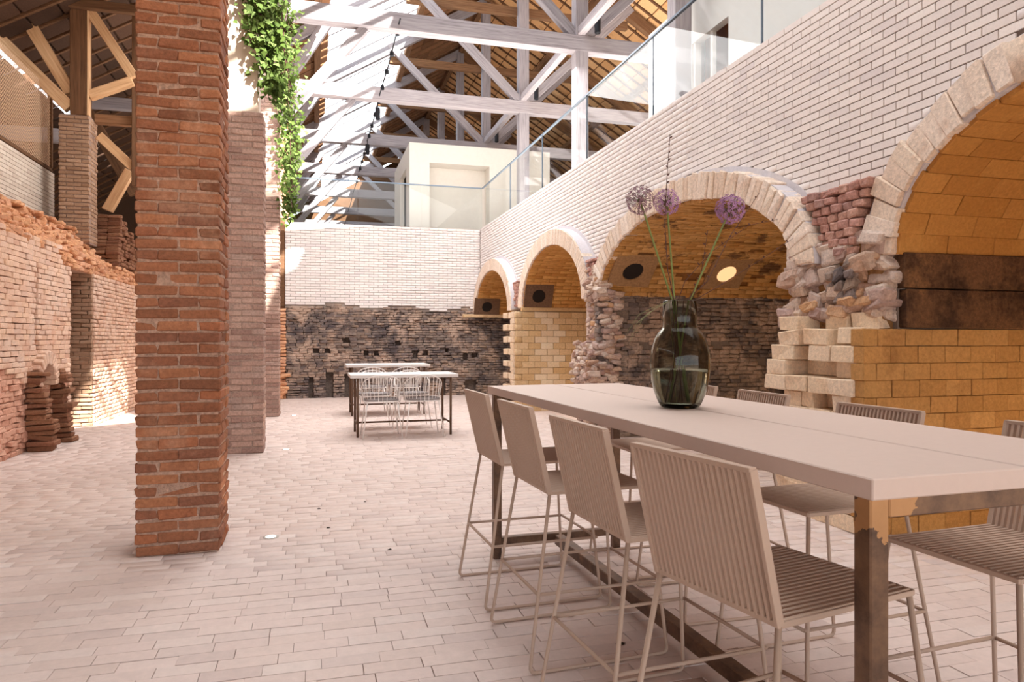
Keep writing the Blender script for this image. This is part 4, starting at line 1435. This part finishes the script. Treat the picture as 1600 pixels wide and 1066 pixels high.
# ================================================================ LONG BAR TABLE
def copy_thing(root, loc, rz, label=None, group=None):
    r = root.copy()
    COL.objects.link(r)
    r.location = loc
    r.rotation_euler = (0, 0, rz)
    if label:
        r['label'] = label
    if group:
        r['group'] = group
    for ch in list(root.children):
        c = ch.copy()
        COL.objects.link(c)
        c.parent = r
        for gch in ch.children:
            d = gch.copy()
            COL.objects.link(d)
            d.parent = c
    return r

TX0, TX1, TY0, TY1, TZ = 1.08, 1.97, 1.21, 4.26, 1.06
tcx, tcy = (TX0 + TX1) / 2, (TY0 + TY1) / 2
table = tag(empty('bar_table', (tcx - 0.003, tcy, 0), 0.0237), 'long high table with pale two-board top on a raw steel frame', 'table')
hx, hy = (TX1 - TX0) / 2, (TY1 - TY0) / 2
MB().box((-hx, -hy, TZ - 0.046), (-0.006, hy, TZ), 0.003).build('top_board', 'table_coat', table)
MB().box((0.006, -hy, TZ - 0.046), (hx, hy, TZ), 0.003).build('top_board', 'table_coat', table)
q = 0.05
for sx in (-1, 1):
    for sy in (-1, 1):
        cx_, cy_ = sx * (hx - 0.045), sy * (hy - 0.05)
        MB().box((cx_ - q / 2, cy_ - q / 2, 0), (cx_ + q / 2, cy_ + q / 2, TZ - 0.047), 0.004).build('leg', 'raw_steel', table)
zt = TZ - 0.047
for sy in (-1, 1):
    cy_ = sy * (hy - 0.05)
    MB().box((-hx + 0.07, cy_ - q / 2, zt - 0.045), (hx - 0.07, cy_ + q / 2, zt), 0.003).build('apron_bar', 'raw_steel', table)
    MB().box((-hx + 0.07, cy_ - q / 2, 0.085), (hx - 0.07, cy_ + q / 2, 0.130), 0.003).build('cross_bar', 'raw_steel', table)
for sx in (-1, 1):
    cx_ = sx * (hx - 0.22)
    MB().box((cx_ - q / 2 + 0.004, -hy + 0.075, zt - 0.03), (cx_ + q / 2 - 0.012, hy - 0.075, zt), 0.003).build('side_rail', 'raw_steel', table)
MB().box((-0.03, -hy + 0.075, 0.06), (0.03, hy - 0.075, 0.12), 0.004).build('floor_beam', 'raw_steel', table)

# ---------------------------------------------------------------- bar stools
def make_stool():
    """Front of the seat towards +X; the origin is on the floor under the rear edge of the seat."""
    root = empty('bar_stool')
    W, D, Z = 0.43, 0.46, 0.72
    n = 22
    r = 0.0078
    pitch = W / n
    tilt_x = -0.085
    back_h = 0.345
    for i in range(n):
        yy_ = -W / 2 + pitch * (i + 0.5)
        link('seat_slat', SLAT['seat'], root, (0, yy_, 0))
    for i in range(n):
        yy_ = -W / 2 + pitch * (i + 0.5)
        link('back_slat', SLAT['back'], root, (0, yy_, 0))
    m = MB()
    m.bar((0.0, -W / 2, Z - 0.008), (0.0, W / 2, Z - 0.008), 0.014, 0.014)
    m.bar((D, -W / 2, Z - 0.008), (D, W / 2, Z - 0.008), 0.014, 0.014)
    for s in (-1, 1):
        m.bar((0, s * (W / 2 - 0.004), Z - 0.008), (D, s * (W / 2 - 0.004), Z - 0.008), 0.012, 0.014)
    m.build('seat_frame', 'stool_coat', root)
    m = MB()
    m.bar((tilt_x, -W / 2, Z + back_h), (tilt_x, W / 2, Z + back_h), 0.022, 0.012)
    m.build('top_rail', 'stool_coat', root)
    for s in (-1, 1):
        MB().bar((-0.002, s * (W / 2 - 0.003), Z - 0.01), (tilt_x, s * (W / 2 - 0.003), Z + back_h), 0.012, 0.022).build('back_stile', 'stool_coat', root)
    for s in (-1, 1):
        y1, y0 = s * (W / 2 - 0.008), s * (W / 2 + 0.055)
        a, b, c_, d = Vector((0.0, y1, Z - 0.014)), Vector((-0.11, y0, r)), Vector((D + 0.058, y0, r)), Vector((D - 0.005, y1, Z - 0.014))
        def rounded(p, q_, s_, rad=0.03, k=5):
            u, v = (p - q_).normalized(), (s_ - q_).normalized()
            P = []
            for i in range(k + 1):
                t = i / k
                P.append((q_ + u * rad) * (1 - t) ** 2 + q_ * 2 * t * (1 - t) + (q_ + v * rad) * t ** 2)
            return P
        MB().tube([a] + rounded(a, b, c_) + rounded(b, c_, d) + [d], r, 8).build('sled_leg', 'stool_coat', root, True)
    fz = 0.31
    t = (Z - fz) / Z
    yo = W / 2 - 0.008 + 0.063 * t
    xb_, xf_ = -0.11 * t, D + 0.08 * t
    for s in (-1, 1):
        MB().tube([(xb_, s * yo, fz), (xf_, s * yo, fz)], r * 0.9, 8).build('side_stretcher', 'stool_coat', root, True)
    MB().tube([(xb_, -yo, fz), (xb_, yo, fz)], r * 0.9, 8).build('rear_stretcher', 'stool_coat', root, True)
    MB().tube([(xf_, -yo, fz), (xf_, yo, fz)], r * 0.9, 8).build('footrest', 'stool_coat', root, True)
    return root
pw = 0.0092
SLAT = {'seat': MB().box((0.004, -pw / 2, 0.708), (0.458, pw / 2, 0.722), 0.002).mesh('seat_slat', 'stool_coat'),
        'back': MB().bar((0.0, 0, 0.716), (-0.085, 0, 1.065), pw, 0.016, up=(1, 0, 0)).mesh('back_slat', 'stool_coat')}
SL = [(0.960, 1.555, 0.19, 'slatted bar stool on the pillar side of the long table, nearest to us'),
      (0.945, 2.255, 0.07, 'slatted bar stool on the pillar side, second from the near end'),
      (0.930, 2.970, 0.05, 'slatted bar stool on the pillar side, third from the near end'),
      (0.915, 3.660, 0.04, 'slatted bar stool on the pillar side at the far table end')]
SR = [(2.235, 1.66, PI + 0.06, 'slatted bar stool on the vault side, nearest, seat beyond the raw steel leg'),
      (2.175, 2.40, PI + 0.05, 'slatted bar stool on the vault side, second from the near end'),
      (2.20, 3.22, PI - 0.02, 'slatted bar stool on the vault side, third from the near end'),
      (2.20, 3.88, PI + 0.0, 'slatted bar stool on the vault side at the far table end')]
proto = None
for (x_, y_, rz, lab) in SL + SR:
    if proto is None:
        proto = make_stool()
        proto.location, proto.rotation_euler = (x_, y_, 0), (0, 0, rz)
        tag(proto, lab, 'stool', 'slatted bar stools around the long table')
    else:
        copy_thing(proto, (x_, y_, 0), rz, lab)

# ---------------------------------------------------------------- vase with flowers
VX, VY = 1.495, 2.68
vase = tag(empty('glass_vase', (VX, VY, TZ)), 'smoked glass bottle vase half full of water on the long table', 'vase')
outer = [(0.0, 0.0), (0.070, 0.0), (0.084, 0.010), (0.100, 0.045), (0.116, 0.095), (0.124, 0.150), (0.125, 0.195), (0.120, 0.245), (0.107, 0.290), (0.090, 0.320), (0.076, 0.336), (0.0715, 0.345), (0.0715, 0.37), (0.0715, 0.45)]
inner = [(0.0665, 0.45), (0.0665, 0.37), (0.0665, 0.346), (0.071, 0.333), (0.085, 0.316), (0.102, 0.287), (0.115, 0.243), (0.120, 0.195), (0.119, 0.150), (0.111, 0.097), (0.095, 0.050), (0.078, 0.020), (0.0, 0.014)]
def smooth_profile(p, k=4):
    out = []
    for i in range(len(p) - 1):
        p0, p1, p2, p3 = p[max(0, i - 1)], p[i], p[i + 1], p[min(len(p) - 1, i + 2)]
        for j in range(k):
            t = j / k
            out.append(tuple(0.5 * ((2 * b) + (c - a) * t + (2 * a - 5 * b + 4 * c - d) * t * t + (-a + 3 * b - 3 * c + d) * t ** 3) for a, b, c, d in zip(p0, p1, p2, p3)))
    return [(max(r_, 0.0), z_) for r_, z_ in out] + [p[-1]]
prof = smooth_profile(outer[1:11], 3) + outer[11:] + [(0.069, 0.453)] + inner[:3] + smooth_profile(inner[3:12], 3)
MB().lathe([(0.0002, 0.0)] + prof + [(0.0002, 0.014)], 48).build('glass_body', 'smoked_glass', vase, True)
wp = [(0.0002, 0.015)] + [(r_ - 0.0012, z_) for r_, z_ in reversed(smooth_profile(inner[6:12], 3))] 
wp = [w for w in wp if w[1] < 0.165] + [(0.1185, 0.165), (0.0002, 0.165)]
MB().lathe(wp, 48).build('water', 'water', vase, True)

def stem_pts(top, foot, n=10, sag=0.0):
    a, b = Vector(foot), Vector(top)
    return [a.lerp(b, i / n) + Vector((math.sin(i / n * PI) * sag, 0, 0)) for i in range(n + 1)]
def from_px(px, py, Y):
    X, Z = on_y(px, py, Y)
    return Vector((X, Y, Z))
def rim(dx, dy):
    return Vector((VX + dx, VY + dy, TZ + 0.45))
def plant_path(top, rimp, foot):
    """foot in the water - over the rim - top, a gentle curve"""
    foot, rimp, top = Vector(foot), Vector(rimp), Vector(top)
    P = [foot.lerp(rimp, i / 5) for i in range(5)] + [rimp.lerp(top, i / 10) for i in range(11)]
    return P
def allium(name, label, px, py, Y, rimp, foot, rad, mats, seed, dens):
    c = from_px(px, py, Y)
    root = tag(empty(name, Vector(foot)), label, 'flower', 'allium flowers in the vase')
    b = Vector(foot)
    MB().tube([p - b for p in plant_path(c, rimp, foot)], 0.0042, 7).build('stem', 'stem_green', root, True)
    rng = random.Random(seed)
    m, k, core = MB(), MB(), MB()
    n = dens
    for i in range(n):
        z = 1 - 2 * (i + 0.5) / n
        ph = i * 2.39996 + rng.uniform(-0.2, 0.2)
        q_ = math.sqrt(1 - z * z)
        d = Vector((q_ * math.cos(ph), q_ * math.sin(ph), z))
        R_ = rad * rng.uniform(0.82, 1.0)
        tip = d * R_
        core.tube([d * rad * 0.08, tip], 0.0006, 3, False)
        u = d.orthogonal().normalized()
        v = d.cross(u)
        s = rad * rng.uniform(0.15, 0.2)
        for j in range(6):
            a = 2 * PI * j / 6 + rng.uniform(-0.2, 0.2)
            e = (u * math.cos(a) + v * math.sin(a))
            e2 = (u * math.cos(a + 0.35) + v * math.sin(a + 0.35))
            e1 = (u * math.cos(a - 0.35) + v * math.sin(a - 0.35))
            P = [tip, tip + e1 * s * 0.55 + d * s * 0.25, tip + e * s + d * s * 0.35, tip + e2 * s * 0.55 + d * s * 0.25, tip + e * s * 0.5 + d * s * 0.05]
            m.put([p + c - b for p in P], [(0, 1, 2, 3), (0, 3, 4), (0, 4, 1), (4, 3, 2), (1, 4, 2)])
    tag(m.build('florets', mats[0], root), kind='stuff')
    core.lathe([(0.0, 0.012), (0.010, 0.006), (0.012, -0.004), (0.0, -0.012)], 8)
    tag(core.build('flower_core', mats[1], root, loc=c - b), kind='stuff')
BZ = TZ + 0.03
allium('allium_flower', 'dry dark purple allium head leftmost above the vase', 1000, 313, VY - 0.02, rim(-0.035, 0.0), (VX + 0.030, VY, BZ), 0.060, ('petal_dry', 'floret_core'), 1, 90)
allium('allium_flower', 'mauve allium head standing behind the tall budding twig', 1042, 316, VY + 0.05, rim(-0.015, 0.02), (VX + 0.045, VY + 0.02, BZ), 0.056, ('petal', 'floret_core'), 2, 110)
allium('allium_flower', 'full purple allium head on the vault side of the vase', 1141, 327, VY - 0.03, rim(0.045, 0.0), (VX - 0.045, VY, BZ), 0.062, ('petal', 'floret_core'), 3, 150)
def twig(label, pts_px, rimp, foot, r=0.0032, buds=10, seed=0, mat='twig_bark', name='budding_twig'):
    rng = random.Random(seed)
    root = tag(empty(name, Vector(foot)), label, 'twig')
    b = Vector(foot)
    P = [Vector(foot).lerp(Vector(rimp), i / 4) for i in range(5)] + [from_px(*p) for p in pts_px]
    rr = [r * (1 - 0.65 * i / (len(P) - 1)) for i in range(len(P))]
    MB().tube([p - b for p in P], rr, 6).build('stem', mat, root, True)
    if buds:
        bud = MB().lathe([(0.0, 0.0), (0.0030, 0.003), (0.0034, 0.007), (0.0016, 0.012), (0.0, 0.014)], 6).mesh('bud', mat)
        for i in range(buds):
            t = 0.25 + 0.75 * (i + 0.5) / buds
            k = 4 + t * (len(P) - 5)
            j = min(int(k), len(P) - 2)
            p = P[j].lerp(P[j + 1], k - j)
            o = link('bud', bud, root, p - b)
            o.rotation_euler = (rng.uniform(-0.9, 0.9), rng.choice((-1, 1)) * rng.uniform(0.5, 1.0), 0)
Y0 = VY
twig('tallest budding twig rising straight out of the vase', [(1043, 420, Y0 - .02), (1039, 350, Y0 - .02), (1042, 280, Y0 - .02), (1047, 210, Y0 - .02)], rim(-0.038, -0.02), (VX + 0.0, VY - 0.02, BZ), buds=18, seed=1)
twig('long budding twig leaning right behind the full allium head', [(1105, 440, Y0 + .04), (1140, 370, Y0 + .05), (1186, 302, Y0 + .06)], rim(0.040, 0.03), (VX - 0.04, VY + 0.03, BZ), buds=10, seed=2)
twig('short budding twig standing upright between the flower stems', [(1095, 430, Y0), (1106, 360, Y0)], rim(0.035, -0.01), (VX - 0.01, VY - 0.01, BZ), buds=7, seed=3, r=0.0026)
twig('twig arching from the vase middle towards the pale arch ring', [(1070, 440, Y0 + .01), (1110, 395, Y0 + .02), (1170, 352, Y0 + .03), (1215, 343, Y0 + .04)], rim(-0.005, 0.01), (VX - 0.03, VY + 0.01, BZ), buds=8, seed=4, r=0.0026)
twig('bare twig stretching low to the right across the lit vent', [(1130, 443, Y0 - .05), (1190, 405, Y0 - .08), (1240, 372, Y0 - .1)], rim(0.05, -0.02), (VX - 0.05, VY - 0.02, BZ), buds=6, seed=5, r=0.0026)
for i, (lab, pp) in enumerate((('thin grass blade drooping farthest out over the vase rim', [(1015, 488, Y0 - .06), (995, 505, Y0 - .08), (984, 535, Y0 - .09)]), ('thin grass blade drooping close beside the vase neck', [(1020, 485, Y0 - .06), (1003, 500, Y0 - .07), (994, 520, Y0 - .08)]), ('thin grass blade arching between the drooping ones', [(1018, 482, Y0 - .03), (998, 492, Y0 - .04), (980, 520, Y0 - .05)]))):
    twig(lab, pp, rim(-0.06, -0.02), (VX - 0.02, VY - 0.01, BZ), r=0.0014, buds=0, mat='grass_green', name='grass_blade')

# ================================================================ TWO DINING TABLES WITH WIRE CHAIRS
def dining_table(label, x0, x1, y0, y1, zt):
    cx_, cy_ = (x0 + x1) / 2, (y0 + y1) / 2
    root = tag(empty('dining_table', (cx_, cy_, 0)), label, 'table')
    ax, ay = (x1 - x0) / 2, (y1 - y0) / 2
    MB().box((-ax, -ay, zt - 0.045), (ax, ay, zt), 0.004).build('tabletop', 'pale_coat', root)
    lx, ly = ax - 0.10, ay - 0.06
    for sx in (-1, 1):
        for sy in (-1, 1):
            MB().tube([(sx * lx, sy * ly, 0), (sx * lx, sy * ly, zt - 0.046)], 0.017, 8).build('leg', 'bronze_tube', root, True)
        MB().tube([(sx * lx, -ly, 0.17), (sx * lx, ly, 0.17)], 0.013, 8).build('end_rail', 'bronze_tube', root, True)
        MB().tube([(sx * lx, -ly, zt - 0.06), (sx * lx, ly, zt - 0.06)], 0.013, 8).build('end_rail', 'bronze_tube', root, True)
    MB().tube([(-lx, 0, 0.17), (lx, 0, 0.17)], 0.013, 8).build('stretcher', 'bronze_tube', root, True)
    return root
dining_table('pale dining table on bronze tube legs with wire chairs, nearer of two', 0.48, 1.97, 9.78, 10.56, 0.86)
dining_table('pale dining table on bronze tube legs, farther of two near the end wall', 0.55, 2.02, 12.58, 13.36, 0.90)

def make_chair():
    """Faces +Y."""
    root = empty('wire_chair')
    Z, hw = 0.50, 0.25
    w = 0.006
    def superring(a, b, n, z):
        return [Vector((a * math.copysign(abs(math.cos(t)) ** 0.6, math.cos(t)), b * math.copysign(abs(math.sin(t)) ** 0.6, math.sin(t)), z)) for t in [2 * PI * i / n for i in range(n)]]
    ring = superring(hw, 0.24, 28, Z)
    MB().tube(ring + [ring[0]], w, 6, False).build('seat_ring', 'white_wire', root, True)
    m = MB()
    for i in range(9):
        x_ = -0.2 + 0.05 * i
        m.tube([(x_, -0.235, Z), (x_, 0.235, Z)], 0.0035, 4)
    tag(m.build('seat_wires', 'white_wire', root), kind='stuff')
    pad = [(p.x * 0.93, p.y * 0.93, Z + 0.006) for p in ring]
    m = MB()
    n = len(pad)
    m.put(pad + [(x_, y_, Z + 0.032) for x_, y_, _ in pad] + [(0, 0, Z + 0.036)], [(i, (i + 1) % n, n + (i + 1) % n, n + i) for i in range(n)] + [(n + i, n + (i + 1) % n, 2 * n) for i in range(n)] + [tuple(range(n))[::-1]])
    m.build('seat_pad', 'seat_pad', root, True)
    # back hoop and arms: from the front of the seat up, around the back
    def hoop(t):
        """t in [-1,1]: rim of the tub back"""
        a = t * PI * 0.62
        return Vector((0.27 * math.sin(a) , -0.27 * math.cos(a), Z + 0.15 + 0.21 * max(0.0, math.cos(a * 0.95)) ** 0.8))
    P = [Vector((0.24, 0.13, Z))] + [hoop(1 - 2 * i / 26) for i in range(27)] + [Vector((-0.24, 0.13, Z))]
    MB().tube(P, 0.0075, 6).build('back_hoop', 'white_wire', root, True)
    m = MB()
    for i in range(15):
        t = -0.86 + 1.72 * i / 14
        p = hoop(t)
        a = t * PI * 0.62
        q_ = Vector((0.235 * math.sin(a), -0.235 * math.cos(a), Z))
        m.tube([q_, p], 0.0042, 5)
    tag(m.build('back_wires', 'white_wire', root), kind='stuff')
    for sx in (-1, 1):
        for sy in (-1, 1):
            MB().tube([(sx * 0.20, sy * 0.19, Z), (sx * 0.265, sy * 0.25, 0.0)], [0.009, 0.008], 7).build('leg', 'white_wire', root, True)
    return root
CH = [(0.90, 9.86, 0.0, 'white wire chair facing away from us at the pillar end of the nearer dining table'),
      (1.47, 9.86, 0.0, 'white wire chair facing away from us at the kiln end of the nearer dining table'),
      (0.88, 10.86, PI, 'white wire chair facing us behind the nearer dining table, pillar end'),
      (1.46, 10.86, PI, 'white wire chair facing us behind the nearer dining table, kiln end'),
      (0.98, 12.62, 0.0, 'white wire chair at the farther dining table, pillar end'),
      (1.58, 12.62, 0.0, 'white wire chair at the farther dining table, kiln end')]
proto = None
for (x_, y_, rz, lab) in CH:
    if proto is None:
        proto = make_chair()
        proto.location = (x_, y_, 0)
        tag(proto, lab, 'chair', 'white wire chairs at the dining tables')
    else:
        copy_thing(proto, (x_, y_, 0), rz, lab)

# ================================================================ FLOOR UPLIGHTS
for x_, y_, lab in ((-0.28, 5.06, 'small round floor uplight beside the nearest brick pillar'), (-0.32, 9.02, 'small round floor uplight beside the second brick pillar'), (-0.33, 13.0, 'small round floor uplight beside the ivy-grown pillar')):
    root = tag(empty('floor_uplight', (x_, y_, 0.0)), lab, 'lamp', 'floor uplights beside the pillars')
    MB().lathe([(0.0, -0.01), (0.05, -0.01), (0.052, 0.004), (0.036, 0.006), (0.034, 0.004), (0.0, 0.004)], 20).build('bezel', 'concrete', root, True)
    MB().lathe([(0.0, 0.0062), (0.034, 0.0060), (0.034, 0.0048), (0.0, 0.0045)], 20).build('lens', 'uplight_glow', root)
    light('uplight_lamp', 'SPOT', (x_, y_, 0.03), 10, (1.0, 0.80, 0.58), aim=(-0.30, 0, 1), spot=1.4, radius=0.03)
# warm lamps in the vaults
light('vault_lamp', 'POINT', (5.0, 2.7, 0.5), 34, (1.0, 0.74, 0.46), radius=0.25)
light('vault_lamp', 'POINT', (5.6, 6.6, 0.5), 45, (1.0, 0.78, 0.54), radius=0.25)
light('vault_lamp', 'POINT', (4.9, 11.2, 0.4), 22, (1.0, 0.76, 0.5), radius=0.25)
light('vault_lamp', 'POINT', (4.6, 15.2, 0.4), 16, (1.0, 0.76, 0.5), radius=0.25)
light('aisle_fill', 'POINT', (-2.2, 6.2, 2.6), 45, (1.0, 0.80, 0.60), radius=0.4)  # fill added to brighten the aisle, no fixture stands here

# ================================================================ IVY
def ivy(name, label, spine, n, spread, seed, size=(0.05, 0.10)):
    rng = random.Random(seed)
    b = Vector(spine[0])
    root = tag(empty(name, b), label, 'ivy', kind='thing')
    m, s = MB(), MB()
    L = len(spine) - 1
    def at(t):
        k = min(int(t * L), L - 1)
        return Vector(spine[k]).lerp(Vector(spine[k + 1]), t * L - k), k
    for i in range(9):
        P = []
        ox, oy = rng.gauss(0, spread[0] * 0.5), rng.gauss(0, spread[1] * 0.5)
        for j in range(14):
            p, _ = at(j / 13 * rng.uniform(0.9, 1.0))
            P.append(p + Vector((ox + rng.gauss(0, 0.02), oy + rng.gauss(0, 0.02), 0)) - b)
        s.tube(P, 0.006, 4, False)
    for i in range(n):
        t = rng.random()
        p, k = at(t)
        tp = 1.0 - 0.55 * t ** 2
        p = p + Vector((rng.gauss(0, spread[0] * tp), rng.gauss(0, spread[1] * tp), rng.gauss(0, 0.08)))
        sz = rng.uniform(*size)
        d = Vector((rng.gauss(0, 0.5), rng.gauss(-0.3, 0.5), -1.0)).normalized()
        nrm = Vector((rng.gauss(0.4, 0.5), rng.gauss(-0.7, 0.4), rng.gauss(0.5, 0.4))).normalized()
        u = d.cross(nrm).normalized()
        nn = u.cross(d)
        # a pointed three-lobed leaf, folded along its rib
        P = [p, p + u * sz * 0.52 + d * sz * 0.22 + nn * sz * 0.1, p + u * sz * 0.30 + d * sz * 0.52 + nn * sz * 0.04, p + d * sz, p - u * sz * 0.30 + d * sz * 0.52 + nn * sz * 0.04, p - u * sz * 0.52 + d * sz * 0.22 + nn * sz * 0.1]
        m.put([q_ - b for q_ in P], [(0, 2, 1), (0, 3, 2), (0, 4, 3), (0, 5, 4)])
    tag(m.build('leaves', 'ivy_leaf', root), kind='stuff')
    tag(s.build('stems', 'twig_bark', root), kind='stuff')
ivy('ivy', 'bright green ivy hanging thickly down beside the dusty mauve pillar', [(-0.62, 8.70, 7.0), (-0.64, 8.70, 6.2), (-0.60, 8.72, 5.4), (-0.52, 8.75, 4.9), (-0.45, 8.8, 4.3)], 2200, (0.15, 0.09), 5, (0.045, 0.095))
ivy('ivy', 'pale sunlit ivy trailing down the ivy-grown third pillar', [(-0.48, 12.66, 7.0), (-0.46, 12.68, 6.0), (-0.42, 12.72, 5.2), (-0.40, 12.75, 4.4), (-0.40, 12.78, 3.5)], 1700, (0.13, 0.09), 6, (0.045, 0.095))

# a few dead leaves and crumbs on the paving
rng = random.Random(5)
for i, (px, py, lab) in enumerate(((498, 796, 'small dark leaf scrap on the paving right of the nearest uplight'), (513, 826, 'dark crumb on the paving between uplight and stools'), (571, 785, 'tiny dark leaf lying on the open middle of the floor'), (608, 860, 'dark leaf scrap on the paving near the farthest stool foot'), (890, 963, 'curled dark leaf under the long table'), (938, 952, 'small dark leaf beside the steel floor beam'), (970, 1008, 'dead leaf on the paving under the nearest stool'))):
    cz_ = F_PX * CAM_H / (py - HORIZON)
    cx_ = (px - 800) / F_PX * cz_
    X, Y = cx_ * CS + cz_ * SN, -cx_ * SN + cz_ * CS
    a = rng.uniform(0, 6)
    s = 0.020 if i < 4 else 0.026
    P = [Vector((math.cos(a + t) * s * k, math.sin(a + t) * s * k * 0.6, h)) for t, k, h in ((0, 1, 0.004), (1.2, 0.7, 0.010), (2.6, 1, 0.003), (3.6, 0.6, 0.009), (4.9, 0.8, 0.004))]
    m = MB().put(P + [Vector((0, 0, 0.001))], [(0, 1, 5), (1, 2, 5), (2, 3, 5), (3, 4, 5), (4, 0, 5)])
    tag(m.build('dead_leaf', 'dead_leaf', loc=(X, Y, 0.001)), lab, 'leaf')
